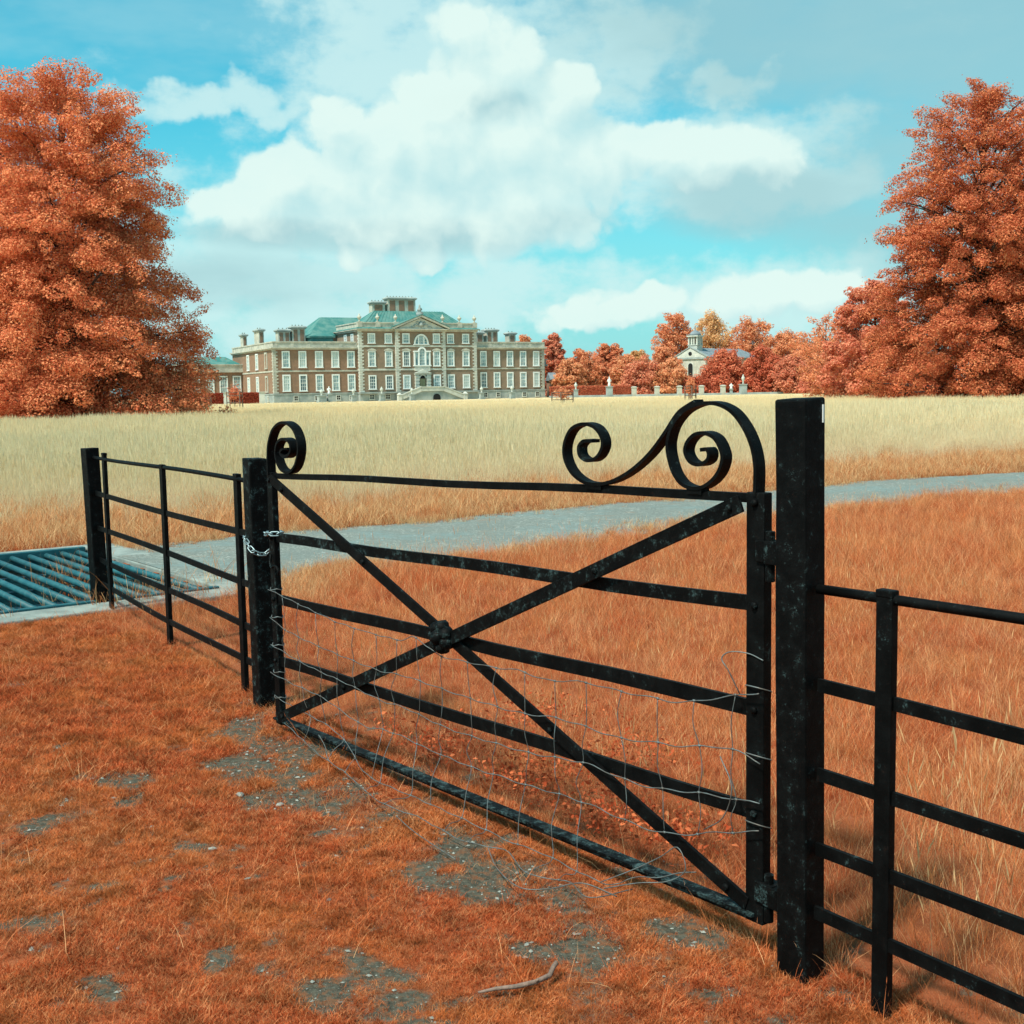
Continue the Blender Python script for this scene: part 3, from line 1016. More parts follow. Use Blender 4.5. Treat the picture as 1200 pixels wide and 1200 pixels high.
    o = empty('venetian_window', (33.05, -1.65, 7.7)); o.parent = P
    b = MB()
    b.box(-1.95, -1.65, -.3, 0, 0, 2.85).box(1.65, 1.95, -.3, 0, 0, 2.85).box(-.95, -.65, -.35, 0, 0, 2.85).box(.65, .95, -.35, 0, 0, 2.85)
    b.box(-2.05, -.66, -.38, 0, 2.85, 3.15).box(.66, 2.05, -.38, 0, 2.85, 3.15).box(-2.1, 2.1, -.4, 0, -.25, -.002)
    o1 = [(.95 * math.cos(a), 3.0 + .95 * math.sin(a)) for a in np.linspace(0, math.pi, 13)]
    i1 = [(.62 * math.cos(a), 3.0 + .62 * math.sin(a)) for a in np.linspace(0, math.pi, 13)]
    for i in range(12):
        b.prism_y([o1[i], o1[i + 1], i1[i + 1], i1[i]], -.32, 0)
    for x in (-.2, .2):
        b.box(x - .028, x + .028, -.1, -.02, 0, 3.5)
    for z in (.6, 1.2, 1.8, 2.4, 3.0):
        b.box(-.62, .62, -.1, -.022, z - .03, z + .03)
    b.build('frame', M['white_paint'], o)
    b = MB().box(-1.64, -.96, -.04, .02, .05, 2.84).box(.96, 1.64, -.04, .02, .05, 2.84).box(-.64, .64, -.04, .02, .05, 3.0)
    b.prism_y([(p[0] * .98, p[1]) for p in i1], -.039, .02)
    b.build('pane', M['window_glass'], o)
    b = MB().box(31.2, 34.9, -1.95, -1.651, 6.4, 7.44)
    b.box(31.25, 32.1, -2.15, -1.651, 1.95, 5.6).box(34.0, 34.85, -2.15, -1.651, 1.95, 5.6)
    b.box(31.1, 35.0, -2.3, -1.652, 5.6, 5.9)
    b.prism_y([(31.0, 5.91), (35.1, 5.91), (33.05, 6.75)], -2.45, -1.66)
    for k in range(5):
        for x in (31.2, 33.95):
            b.box(x, x + .95, -2.24, -1.653, 2.1 + k * .72, 2.5 + k * .72)
    ao = [(1.0 * math.cos(a) + 33.05, 4.75 + .85 * math.sin(a)) for a in np.linspace(0, math.pi, 11)]
    ai = [(.68 * math.cos(a) + 33.05, 4.75 + .68 * math.sin(a)) for a in np.linspace(0, math.pi, 11)]
    for i in range(10):
        b.prism_y([ao[i], ao[i + 1], ai[i + 1], ai[i]], -2.05, -1.651)
    b.build('door_surround', M['stone_pale'], P)
    d = MB().box(32.4, 33.7, -1.74, -1.651, 1.95, 4.7).build('door', M['door_paint'], P)
    b = MB()
    for x in (32.5, 33.1):
        for z in (2.2, 3.1, 4.0):
            b.box(x, x + .5, -1.77, -1.742, z, z + .65)
    b.build('door_panel', M['door_paint'], d)
    MB().prism_y([(p[0], p[1] - 0.0) for p in ai], -1.72, -1.653).build('fanlight', M['dark_void'], d)
    # ---- double staircase
    st = MB()
    st.box(30.6, 35.5, -7.2, -1.9, -0.6, 1.95)
    st.prism_y([(25.6, -0.4), (30.59, -0.4), (30.59, 1.95), (30.2, 1.95), (25.6, 0.1)], -7.2, -5.0)
    st.prism_y([(35.51, -0.4), (40.5, -0.4), (40.5, 0.1), (35.9, 1.95), (35.51, 1.95)], -7.2, -5.0)
    s = st.build('staircase', M['stone_grey'], P)
    b = MB()
    for k in range(12):
        f = k / 12
        b.box(25.6 + f * 4.6, 25.6 + (k + 1) / 12 * 4.6 - .002, -6.9, -5.1, .1, 0.22 + f * 1.85)
        b.box(40.5 - (k + 1) / 12 * 4.6 + .002, 40.5 - f * 4.6, -6.9, -5.1, .1, 0.22 + f * 1.85)
    b.build('step', M['stone'], s)
    b = MB()
    b.box(30.4, 35.7, -7.45, -7.15, 1.96, 2.75).box(30.3, 35.8, -7.55, -7.05, 2.75, 2.95)
    for x0, x1, z0, z1 in ((25.4, 30.4, .55, 2.45), (40.7, 35.7, .55, 2.45)):
        b.bar((x0, -7.3, z0 - .1), (x1, -7.3, z1 - .1), .3, .85)
        b.bar((x0, -7.3, z0 + .48), (x1, -7.3, z1 + .48), .45, .2)
    for x in (25.3, 40.8):
        b.box(x - .4, x + .4, -7.7, -6.9, -.4, 1.25).frustum(x - .5, x + .5, -7.8, -6.8, 1.25, x - .1, x + .1, -7.4, -7.2, 1.7)
    b.build('balustrade', M['stone_pale'], s)
    MB().prism_y([(33.2, -.3), (34.9, -.3), (34.9, .6)] + [(34.05 + .85 * math.cos(a), .6 + .75 * math.sin(a)) for a in np.linspace(0, math.pi, 9)][1:], -7.26, -7.1).build('arch_opening', M['dark_void'], s)
    # ---- low pavilion west of the house
    MB().box(-14, -0.02, 26, 36, 1.2, 7.0).build('wall', M['brick_red'], P, label='low brick pavilion at the west end')
    MB().box(-14.1, -.02, 25.9, 36, -.4, 1.2).build('plinth', M['stone_grey'], P)
    MB().box(-14.5, .3, 25.5, 36, 7.0, 7.5).box(-14.3, 0.1, 25.7, 36, 7.5, 8.6).box(-14.5, .3, 25.55, 36, 8.6, 8.85).build('parapet', M['stone'], P)
    MB().frustum(-14, -.3, 26.2, 36, 8.852, -11, -3, 29.5, 33, 10.6).build('roof', M['copper_green'], P)
    for u in (-1.4, -4.45, -7.55, -10.75):
        window(P, u, 1.9, 1.9, 4.3, 'S', 26.0, 3, 5, 0.26)
    # ---- small bay at the east end
    MB().box(64.62, 67.0, 4, 9, -.3, 7.4).build('wall', M['brick'], P, label='small brick bay at the east end')
    MB().box(64.63, 67.5, 3.5, 9.3, 7.4, 7.9).box(64.63, 67.2, 3.8, 9, 7.9, 8.8).box(64.63, 67.5, 3.6, 9.2, 8.8, 9.05).build('parapet', M['stone_grey'], P)
    window(P, 65.8, 2.3, 1.3, 4.2, 'S', 4.0, 2, 5, 0.2)


build_mansion()


def mloc(u, v, z=0.0):
    c, s = math.cos(MANG), math.sin(MANG)
    return (MA[0] + c * u - s * v, MA[1] + s * u + c * v, z)


# pedestals before the south front
def pedestal(u, v, h, top, label, group, w=0.9, loc=None, rz=MANG):
    e = empty('urn_pedestal' if top == 'urn' else 'statue_pedestal', loc or mloc(u, v), rz, label, 'pedestal', group)
    ph = h * (0.52 if top != 'none' else .9)
    MB().box(-w / 2 - .12, w / 2 + .12, -w / 2 - .12, w / 2 + .12, -.3, .25).box(-w / 2, w / 2, -w / 2, w / 2, .25, ph - .15).box(-w / 2 - .12, w / 2 + .12, -w / 2 - .12, w / 2 + .12, ph - .15, ph).build('base', M['stone_grey'], e)
    z = ph
    r = h - ph
    if top == 'urn':
        MB().lathe([(.22, z), (.22, z + .1 * r), (.10, z + .2 * r), (.30, z + .42 * r), (.40, z + .62 * r), (.30, z + .72 * r), (.16, z + .82 * r), (.18, z + .9 * r), (.03, z + r)], 10).build('urn', M['stone_pale'], e, True)
    elif top == 'statue':
        b = MB().lathe([(.26, z), (.32, z + .08 * r), (.26, z + .3 * r), (.22, z + .48 * r), (.28, z + .62 * r), (.30, z + .74 * r), (.10, z + .80 * r), (.13, z + .88 * r), (.12, z + .95 * r), (.03, z + r)], 10)
        b.tube([(.26, 0, z + .72 * r), (.36, -.1, z + .55 * r), (.2, -.25, z + .48 * r)], [.09, .08, .06], 6)
        b.tube([(-.26, 0, z + .72 * r), (-.38, .02, z + .55 * r), (-.3, -.1, z + .4 * r)], [.09, .08, .06], 6)
        b.build('statue', M['white_paint'], e, True)
    return e


gp = 'stone pedestals before the mansion'
pedestal(5.8, -14, 2.7, 'urn', 'broad grey stone pedestal with urn before the west wing, leftmost of the pedestals', gp, 1.5)
pedestal(7.4, -14, 3.2, 'statue', 'slim stone pedestal with pale statue before the west wing windows', gp, .8)
pedestal(12.6, -14, 2.75, 'urn', 'stone pedestal with urn where the west wing meets the centre block', gp)
pedestal(18.75, -14, 3.0, 'urn', 'stone pedestal with urn before the left windows of the centre block', gp)
pedestal(25.5, -14, 2.7, 'urn', 'stone pedestal with urn at the left foot of the mansion staircase', gp)
pedestal(41.65, -14, 2.75, 'urn', 'stone pedestal with urn where the east wing meets the centre block', gp)
pedestal(49.0, -14, 2.8, 'urn', 'stone pedestal with urn before the middle of the east wing', gp)
gp2 = 'stone piers along the garden boundary'
pedestal(0, 0, 3.3, 'urn', 'slim pier with urn before the clipped hedge right of the mansion', gp2, .8, (14.4, 262, 0), .2)
pedestal(0, 0, 4.4, 'statue', 'tall pedestal with white statue before the clipped hedge', gp2, 1.2, (21.7, 262, 0), .2)
pedestal(0, 0, 2.5, 'statue', 'small white statue between the last pier and the big urn', gp2, .5, (48.3, 262, 0), .2)
pedestal(0, 0, 4.4, 'urn', 'big stone urn on a high pedestal right of the chapel trees', gp2, 1.3, (50.9, 262, 0), .2)
for i, (x, lab) in enumerate(((27.1, 'plain square pier at the right end of the clipped hedge'), (32.1, 'plain square pier under the low tree, second of five from the hedge'),
                              (37.0, 'plain square pier left below the chapel, third of five'), (41.8, 'plain square pier below the chapel gable, fourth of five'),
                              (46.5, 'plain square pier before the dark red tree, last of five'))):
    e = empty('boundary_pier', (x, 262, 0), .2, lab, 'pier', gp2)
    MB().box(-.45, .45, -.45, .45, -.3, 1.9).build('shaft', M['stone'], e)
    MB().box(-.55, .55, -.55, .55, 1.9, 2.06).frustum(-.53, .53, -.53, .53, 2.06, -.2, .2, -.2, .2, 2.2).build('cap', M['stone'], e)
w = MB().box(8.5, 61, 261.6, 262.4, -.4, .45).build('low_garden_wall', M['stone_grey'], None)
tag(w, 'low grey stone kerb wall along the far edge of the hayfield', 'wall')

# chapel
chapel = empty('chapel', (48.5, 322, 0), math.atan2(-.64, .77), 'pale stone chapel with pediment gable and domed bell turret among red trees', 'chapel')
P = chapel
MB().box(-4.6, 4.6, 0, 30, -.5, 9.3).build('wall', M['stone'], P)
MB().box(-4.85, 4.85, -.3, 30.2, 9.3, 9.75).build('cornice', M['stone_grey'], P)
MB().prism_y([(-4.9, 9.76), (4.9, 9.76), (0, 12.3)], -.25, .6).build('pediment', M['stone_pale'], P)
b = MB()
b.bar((-5.2, .1, 9.85), (0, .1, 12.55), 1.0, .28).bar((5.2, .1, 9.85), (0, .1, 12.55), 1.0, .28)
b.build('pediment_cornice', M['stone_grey'], P)
MB().add([(-5.1, .6, 9.78), (5.1, .6, 9.78), (0, .6, 12.4), (-5.1, 30.3, 9.78), (5.1, 30.3, 9.78), (0, 27, 12.4)], [(0, 2, 5, 3), (1, 4, 5, 2), (3, 5, 4), (0, 1, 2)]).build('roof', M['slate'], P)
o = MB().lathe([(.55, 10.45), (.55, 11.3)], 12, (0, 0)).build('louvre', M['dark_void'], P)
o.rotation_euler = (R(90), 0, 0); o.location = (0, 11.0, 10.75)
tw = MB().box(-1.4, 1.4, 1.0, 3.8, 11.4, 13.0).box(-1.55, 1.55, .85, 3.95, 13.0, 13.2)
for x in (-1.25, -.35, .35, 1.25):
    tw.box(x - .2, x + .2, 1.05, 1.45, 13.2, 15.3).box(x - .2, x + .2, 3.35, 3.75, 13.2, 15.3)
for y in (2.05, 2.75):
    tw.box(-1.45, -1.05, y - .2, y + .2, 13.2, 15.3).box(1.05, 1.45, y - .2, y + .2, 13.2, 15.3)
tw.box(-1.7, 1.7, .7, 4.1, 15.3, 15.65)
tt = tw.build('bell_turret', M['stone_pale'], P)
MB().lathe([(1.6, 15.66), (1.5, 16.1), (1.1, 16.6), (.5, 16.95), (.15, 17.1), (.12, 17.6), (.02, 18.3)], 12, (0, 2.4)).build('dome', M['slate'], tt, True)
def arch(b, x, z, w, h, y0, y1):
    b.prism_y([(x - w / 2, z), (x + w / 2, z), (x + w / 2, z + h - w / 2)] + [(x + w / 2 * math.cos(a), z + h - w / 2 + w / 2 * math.sin(a)) for a in np.linspace(0, math.pi, 9)][1:], y0, y1)
for x, z, w_, h_ in ((0, 4.2, 1.4, 4.0), (0, .0, 2.2, 3.4)):
    b = MB(); arch(b, x, z, w_ + .5, h_ + .3, -.12, -.001)
    f = b.build('window' if z > 1 else 'door', M['stone_pale'], P)
    b = MB(); arch(b, x, z + .05, w_, h_, -.16, -.121); b.build('pane' if z > 1 else 'leaf', M['dark_void'], f)
for k in range(4):
    f = MB().box(4.601, 4.75, 4 + k * 6, 5.8 + k * 6, 4.0, 7.6).build('window', M['stone_pale'], P)
    MB().box(4.751, 4.78, 4.2 + k * 6, 5.6 + k * 6, 4.2, 7.4).build('pane', M['dark_void'], f)

cott = empty('white_cottage', (77.0, 300, 0), .35, 'small white gabled cottage peeping out between the trees on the right', 'cottage')
MB().prism_y([(-2.4, -.5), (2.4, -.5), (2.4, 4.5), (0, 9.0), (-2.4, 4.5)], 0, 8).build('wall', M['white_paint'], cott)
b = MB(); b.bar((-2.8, 3.8, 4.1), (0, 3.8, 9.25), 8.6, .25).bar((2.8, 3.8, 4.1), (0, 3.8, 9.25), 8.6, .25); b.build('roof', M['slate'], cott)
MB().box(-.5, .5, 3, 4, 8.8, 10.4).build('chimney', M['brick_red'], cott)
f = MB().box(-.7, .7, -.1, -.001, 1.5, 3.4).build('window', M['stone'], cott); MB().box(-.55, .55, -.13, -.101, 1.65, 3.25).build('pane', M['window_glass'], f)

shed = empty('slate_roofed_shed', (13.2, 292, 0), .2, 'low grey shed roof showing above the hedge beside the east wing', 'shed')
MB().box(-3, 5, 0, 6, -.3, 4.0).build('wall', M['brick_red'], shed)
o = MB().prism_y([(0, 4.0), (6, 4.0), (3, 6.0)], -3.3, 5.3).build('roof', M['slate'], shed)
o.rotation_euler = (0, 0, R(90)); o.location = (1.0, 0, 0)
o.location = (2.0, 0, 0)

# ------------------------------------------------------------------ leaves, trees, hedges


def leaf_mesh(name, pos, size, bias, mat, aspect=0.62, rand=0.9, tri=False):
    """many small pointed leaves, each one bent quad (or, far off, one triangle)"""
    n = len(pos)
    nrm = rng.normal(size=(n, 3)); nrm /= np.linalg.norm(nrm, axis=1)[:, None]
    nrm = nrm * rand + bias
    nrm /= np.linalg.norm(nrm, axis=1)[:, None]
    t = rng.normal(size=(n, 3)) + np.array([0, 0, -.5])
    t -= nrm * (t * nrm).sum(1)[:, None]
    t /= np.linalg.norm(t, axis=1)[:, None]
    s = np.cross(nrm, t)
    L = (size * (0.6 + 0.8 * rng.random(n)))[:, None]
    W = L * aspect
    c = 3 if tri else 4
    v = np.empty((n, c, 3))
    if tri:
        v[:, 0] = pos + t * L * .6
        v[:, 1] = pos - t * L * .4 + s * W * .62
        v[:, 2] = pos - t * L * .4 - s * W * .62
    else:
        v[:, 0] = pos - t * L * .5
        v[:, 1] = pos + s * W * .5 + t * L * .08 + nrm * L * .12
        v[:, 2] = pos + t * L * .5
        v[:, 3] = pos - s * W * .5 + t * L * .08 + nrm * L * .12
    me = bpy.data.meshes.new(name)
    me.vertices.add(n * c); me.loops.add(n * c); me.polygons.add(n)
    me.vertices.foreach_set('co', v.reshape(-1).astype(np.float32))
    me.loops.foreach_set('vertex_index', np.arange(n * c, dtype=np.int32))
    me.polygons.foreach_set('loop_start', np.arange(0, n * c, c, dtype=np.int32))
    me.update(calc_edges=True)
    r = np.repeat(rng.random(n), c).astype(np.float32)
    a = me.attributes.new('rnd', 'FLOAT', 'POINT'); a.data.foreach_set('value', r)
    h = np.repeat(np.clip(rng.random(n) * 0.8 + 0.1, 0, 1), c).astype(np.float32)
    a = me.attributes.new('h', 'FLOAT', 'POINT'); a.data.foreach_set('value', h)
    me.materials.append(mat)
    return me


def puff(c, ax, ay, az_, rad, m, wisp):
    """leaf places over one clump: ellipsoid with axes ax (outwards), ay, az_"""
    q = rng.normal(size=(m, 3)); q /= np.linalg.norm(q, axis=1)[:, None]
    k = .62 + .45 * rng.random(m)
    w = np.where(rng.random(m) < wisp, 1 + .8 * rng.random(m), 1.0)
    e = q * k[:, None] * np.array(rad)
    e[:, 0] *= np.where(q[:, 0] > 0, w, 1)
    p = c + e[:, :1] * ax + e[:, 1:2] * ay + e[:, 2:] * az_
    nn = q / np.array(rad) * min(rad)
    b = nn[:, :1] * ax + nn[:, 1:2] * ay + nn[:, 2:] * az_
    return p, b


def tree(name, loc, H, prof, Rm, nb, npuff, per, leaf, mat, label, group=None, z0=0.4, droop=0.35, lumps=0.2, trunk_r=0.5, limb_n=24, core=0.10,
         size=.125, flat=.5, lean=(0, 0), seed=0, top_sparse=0.0, tri=False, wisp=.16, cat='tree'):
    global rng
    rng = np.random.default_rng(1000 + seed)
    e = empty(name, loc, 0, label, cat, group)
    tt = np.linspace(0, 1, 200)
    pr = np.interp(tt, [p[0] for p in prof], [p[1] for p in prof])
    wgt = pr + 0.06
    # boughs spread evenly up the trunk and round it
    order = (np.arange(nb) + rng.random(nb)) / nb
    tb = np.interp(order, np.cumsum(wgt) / wgt.sum(), tt)
    az = (np.arange(nb) * 2.39996 + rng.normal(size=nb) * .35) % (2 * math.pi)
    lob = 1 + lumps * (2 * vnoise(az * 2.0 + seed * 3.3, tb * 8 + seed) - 1) * 1.2 + lumps * .45 * rng.normal(size=nb)
    Rb = np.interp(tb, tt, pr) * Rm * np.clip(lob, .55, 1.3)
    P, BI, limbs = [], [], []
    zaxis = np.array([0, 0, 1.0])
    for i in range(nb):
        rd = np.array([math.cos(az[i]), math.sin(az[i]), 0.0])
        z = z0 + tb[i] * (H - z0)
        rise = .75 * max(0, tb[i] - .6) * 2.2 - droop * (1 - tb[i])
        nP = npuff if rng.random() > .3 else npuff + 1
        for j in range(nP):
            f = (j + .5 + rng.normal() * .2) / nP
            a2 = rng.normal() * .30 / (.5 + f)
            r2 = np.array([rd[0] * math.cos(a2) - rd[1] * math.sin(a2), rd[0] * math.sin(a2) + rd[1] * math.cos(a2), 0])
            t2 = np.array([-r2[1], r2[0], 0])
            s_ = size * Rm * (.75 + .5 * rng.random()) * (1 - .25 * tb[i])
            rho = max(0, Rb[i] - s_ * .9) * (.35 + .65 * f)
            run = rho - .35 * Rb[i]
            c = np.array([lean[0] * tb[i], lean[1] * tb[i], z]) + r2 * rho
            c[2] += rise * run - droop * .35 * s_ * f + rng.normal() * s_ * .35
            dn = rise - droop * .55 * f
            ax = r2 + zaxis * dn; ax /= np.linalg.norm(ax)
            up = np.cross(ax, t2); up = up if up[2] > 0 else -up
            keep = 1 - top_sparse * max(0, tb[i] - .55) / .45 * rng.random()
            m = int(per * (s_ / (size * Rm)) ** 2 * keep)
            p, b = puff(c, ax, t2, up, (s_ * 1.1, s_ * 1.05, s_ * flat * (.75 + .75 * rng.random())), m, wisp)
            P.append(p)
            BI.append(b * .9 + np.array([0, 0, .35]))
        limbs.append((tb[i], c))
    for i in range(int(nb * 1.6)):                      # smaller sprays all over the outside
        t_ = float(np.interp(rng.random(), np.cumsum(wgt) / wgt.sum(), tt))
        a_ = rng.random() * 2 * math.pi
        k_ = int(np.argmin(np.abs(tb - t_) + .12 * np.abs(np.angle(np.exp(1j * (az - a_))))))
        r2 = np.array([math.cos(a_), math.sin(a_), 0]); t2 = np.array([-r2[1], r2[0], 0])
        s_ = size * Rm * (.32 + .4 * rng.random())
        base_r = .5 * np.interp(t_, tt, pr) * Rm + .5 * Rb[k_]
        c2 = np.array([lean[0] * t_, lean[1] * t_, z0 + t_ * (H - z0) - droop * .25 * base_r]) + r2 * max(0, base_r - s_) * (.8 + .22 * rng.random())
        ax = r2 + zaxis * (rng.normal() * .4 - droop * .6 + .8 * max(0, t_ - .7)); ax /= np.linalg.norm(ax)
        up = np.cross(ax, t2); up = up if up[2] > 0 else -up
        p, b = puff(c2, ax, t2, up, (s_ * 1.25, s_ * .9, s_ * (.5 + .5 * rng.random())), int(per * (s_ / (size * Rm)) ** 2 * 1.1 * (1 - top_sparse * .5 * (t_ > .7))), wisp * 1.6)
        P.append(p); BI.append(b * .9 + np.array([0, 0, .35]))
    nc = int(core * sum(len(p) for p in P))
    if nc:
        tcv = np.interp(rng.random(nc), np.cumsum(wgt) / wgt.sum(), tt) * .9
        a = rng.random(nc) * 2 * math.pi
        rr = np.sqrt(rng.random(nc)) * np.interp(tcv, tt, pr) * Rm * .6
        P.append(np.stack([np.cos(a) * rr + lean[0] * tcv, np.sin(a) * rr + lean[1] * tcv, z0 + tcv * (H - z0)], 1))
        BI.append(np.tile(np.array([0, 0, .4]), (nc, 1)))
    P = np.concatenate(P); BI = np.concatenate(BI)
    P[:, 2] = np.maximum(P[:, 2], 0.12 + .3 * rng.random(len(P)))
    inst('crown', leaf_mesh('crown', P, leaf, BI, mat, rand=.48, tri=tri), None, e)
    b = MB()
    zs = np.linspace(0, H * .95, 12)
    b.tube([(lean[0] * z / H + .1 * math.sin(z * .7) * trunk_r, lean[1] * z / H + .1 * math.cos(z * .6) * trunk_r, z - .3) for z in zs], [max(.03, trunk_r * (1 - z / H) ** .8 + (.35 * trunk_r if z < .5 else 0)) for z in zs], 8)
    for k in rng.permutation(len(limbs))[:limb_n]:
        t_, tip = limbs[k]
        z1 = max(.8, (t_ - .10 - .06 * rng.random()) * H)
        st_ = np.array([lean[0] * z1 / H, lean[1] * z1 / H, z1])
        mid = st_ * .45 + tip * .55 + np.array([0, 0, .04 * H * t_])
        r0 = trunk_r * .34 * (1 - t_ * .6)
        b.tube(catmull([tuple(st_), tuple(mid), tuple(tip)], 3), np.linspace(r0, r0 * .15, 7).tolist(), 5)
    b.build('trunk', M['bark'], e, True)
    return e


SKIRT = [(0, .82), (.06, .95), (.16, 1.0), (.35, .88), (.55, .74), (.72, .60), (.85, .44), (.94, .28), (1, .10)]
gbig = 'tall trees framing the park'
tree('copper_tree', (-22.4, 62, 0), 17.5, [(0, 1.0), (.05, 1.06), (.16, 1.02), (.3, .94), (.45, .82), (.6, .73), (.78, .68), (.88, .60), (.95, .42), (1, .16)], 7.5, 170, 4, 660, .106, M['leaf_oak'],
     'huge copper orange tree with branches to the ground, left of the mansion', gbig, seed=5, droop=.38, lumps=.12, trunk_r=.55, limb_n=40, tri=True)
tree('copper_tree', (-28.4, 66, 0), 16.0, SKIRT, 7.8, 100, 4, 380, .15, M['leaf_oak'], 'copper orange tree at the left edge, behind the huge one', gbig, seed=9, droop=.4, trunk_r=.45, limb_n=30, tri=True)
tree('russet_tree', (32.8, 84, 0), 21.7, [(0, .90), (.08, 1.0), (.17, 1.0), (.3, .92), (.45, .85), (.6, .80), (.74, .76), (.82, .70), (.9, .48), (.95, .32), (1, .14)], 8.4, 170, 4, 580, .130, M['leaf_brown'],
     'tall russet tree with dark bare twigs in its top, right side', gbig, seed=12, droop=.34, lumps=.24, trunk_r=.6, limb_n=120, top_sparse=.75, tri=True, size=.115)
tree('russet_tree', (40.6, 90, 0), 19.0, SKIRT, 6.8, 90, 4, 340, .17, M['leaf_brown'], 'russet tree cut by the right edge, behind the tall one', gbig, seed=14, droop=.35, trunk_r=.45, limb_n=40, tri=True, top_sparse=.4)
tree('pink_tree', (31.6, 104, 0), 10.3, [(0, .85), (.1, 1.0), (.35, 1.0), (.6, .88), (.8, .62), (.93, .38), (1, .12)], 4.7, 60, 3, 260, .22, M['leaf_pink'], 'round salmon pink tree tucked left of the tall russet tree', gbig, seed=15, droop=.2, trunk_r=.3, size=.17, flat=.7, tri=True)
tree('gold_tree', (30.5, 116, 0), 8.2, [(0, .45), (.2, .7), (.45, .9), (.7, 1.0), (.88, .7), (1, .2)], 3.4, 32, 3, 80, .20, M['leaf_far'], 'small loose orange tree at the left foot of the russet tree', gbig, seed=16, droop=.1, trunk_r=.2, limb_n=20, lumps=.3, size=.2, flat=.6, core=.04)

ROUND = [(0, .40), (.1, .66), (.25, .92), (.45, 1.0), (.65, .95), (.82, .76), (.93, .50), (1, .2)]
BUSHY = [(0, .92), (.12, 1.0), (.4, 1.0), (.65, .88), (.85, .62), (1, .2)]
gb = 'trees behind the garden wall'
BT = [((3.9, 330, 0), 17.3, 4.2, ROUND, 'leaf_far', 'orange treetop showing above the east wing parapet'),
      ((11.2, 310, 0), 16.5, 4.2, BUSHY, 'leaf_pink', 'dense salmon tree directly right of the mansion'),
      ((17.2, 290, 0), 11.4, 4.9, BUSHY, 'leaf_far', 'broad orange tree behind the clipped hedge'),
      ((25.2, 305, 0), 13.2, 4.4, ROUND, 'leaf_far', 'pointed orange tree behind the white statue'),
      ((22.0, 300, 0), 9.2, 4.0, BUSHY, 'leaf_far', 'low orange tree between the broad and the pointed one'),
      ((35.1, 332, 0), 12.3, 3.9, ROUND, 'leaf_gold', 'pale golden tree left of the chapel trees'),
      ((30.0, 272, 0), 8.4, 5.2, BUSHY, 'leaf_pink', 'low spreading pink tree overhanging the piers'),
      ((36.4, 270, 0), 7.8, 4.6, BUSHY, 'leaf_far', 'low orange tree left in front of the chapel'),
      ((48.1, 352, 0), 23.8, 6.3, ROUND, 'leaf_far', 'tall orange tree behind the chapel, leftmost of three'),
      ((60.5, 362, 0), 24.0, 7.2, ROUND, 'leaf_gold', 'tall golden orange tree behind the chapel turret'),
      ((71.5, 356, 0), 22.0, 7.0, ROUND, 'leaf_far', 'tall orange tree behind the chapel, rightmost of three'),
      ((49.0, 273, 0), 10.0, 5.6, BUSHY, 'leaf_hedge', 'dark red tree before the chapel nave'),
      ((56.6, 268, 0), 10.4, 4.6, BUSHY, 'leaf_hedge', 'dark red tree right of the big urn'),
      ((77.0, 332, 0), 17.0, 6.2, ROUND, 'leaf_far', 'loose orange tree far right behind the red trees'),
      ((84.0, 322, 0), 14.6, 7.0, ROUND, 'leaf_far', 'orange tree far right beside the white cottage'),
      ((62.4, 264, 0), 9.0, 4.8, BUSHY, 'leaf_pink', 'pink tree between the dark red one and the cottage'),
      ((66.8, 256, 0), 5.0, 4.6, BUSHY, 'leaf_pink', 'low pink shrubby tree below the cottage'),
      ((73.0, 250, 0), 6.8, 5.2, BUSHY, 'leaf_pink', 'low pink tree at the left foot of the russet tree'),
      ((41.4, 268, 0), 3.6, 4.4, BUSHY, 'leaf_hedge', 'low red shrubs below the chapel door'),
      ((70.5, 285, 0), 10.8, 5.0, BUSHY, 'leaf_far', 'orange tree left of the white cottage'),
      ((14.0, 284, 0), 8.6, 4.2, BUSHY, 'leaf_far', 'low orange tree beside the shed at the east wing'),
      ((28.6, 292, 0), 9.8, 4.4, BUSHY, 'leaf_far', 'orange tree between the white statue and the piers'),
      ((38.6, 300, 0), 11.5, 4.8, BUSHY, 'leaf_far', 'orange tree close to the left of the chapel'),
      ((60.0, 300, 0), 8.0, 4.6, BUSHY, 'leaf_far', 'orange tree behind the dark red ones, right of the chapel nave'),
      ((85.0, 262, 0), 10.0, 6.0, BUSHY, 'leaf_pink', 'pink tree mostly hidden by the russet tree')]
for i, (l, h, r, pf, mt, lab) in enumerate(BT):
    tree('park_tree', l, h * .97, pf, r * 1.12, 44 if h > 9 else 30, 2, 190, .50 if l[1] > 300 else .42, M[mt], lab, gb, z0=.3 if pf is BUSHY else h * .10, droop=.10, lumps=.22, trunk_r=.35, limb_n=10, seed=30 + i, size=.27, flat=.78, core=.06, wisp=.05, tri=True)


def hedge(name, x0, y0, x1, y1, h, t, label, mat, n=6000, leaf=.22):
    e = empty(name, (x0, y0, 0), math.atan2(y1 - y0, x1 - x0), label, 'hedge')
    L = math.hypot(x1 - x0, y1 - y0)
    n *= 3
    p = rng.random((n, 3)) * np.array([L, t, h])
    k = rng.integers(0, 3, n)
    p[k == 0, 1] = rng.normal(size=(k == 0).sum()) * .05
    p[k == 1, 2] = h + rng.normal(size=(k == 1).sum()) * .06
    bi = np.tile(np.array([0, 0, .3]), (n, 1)); bi[k == 0] = (0, -.9, .2); bi[k == 1] = (0, 0, .9)
    inst('foliage', leaf_mesh('foliage', p, leaf, bi, mat), None, e)
    MB().box(.1, L - .1, .12, t - .1, 0, h - .12).build('stems', M['leaf_hedge_dark'], e)


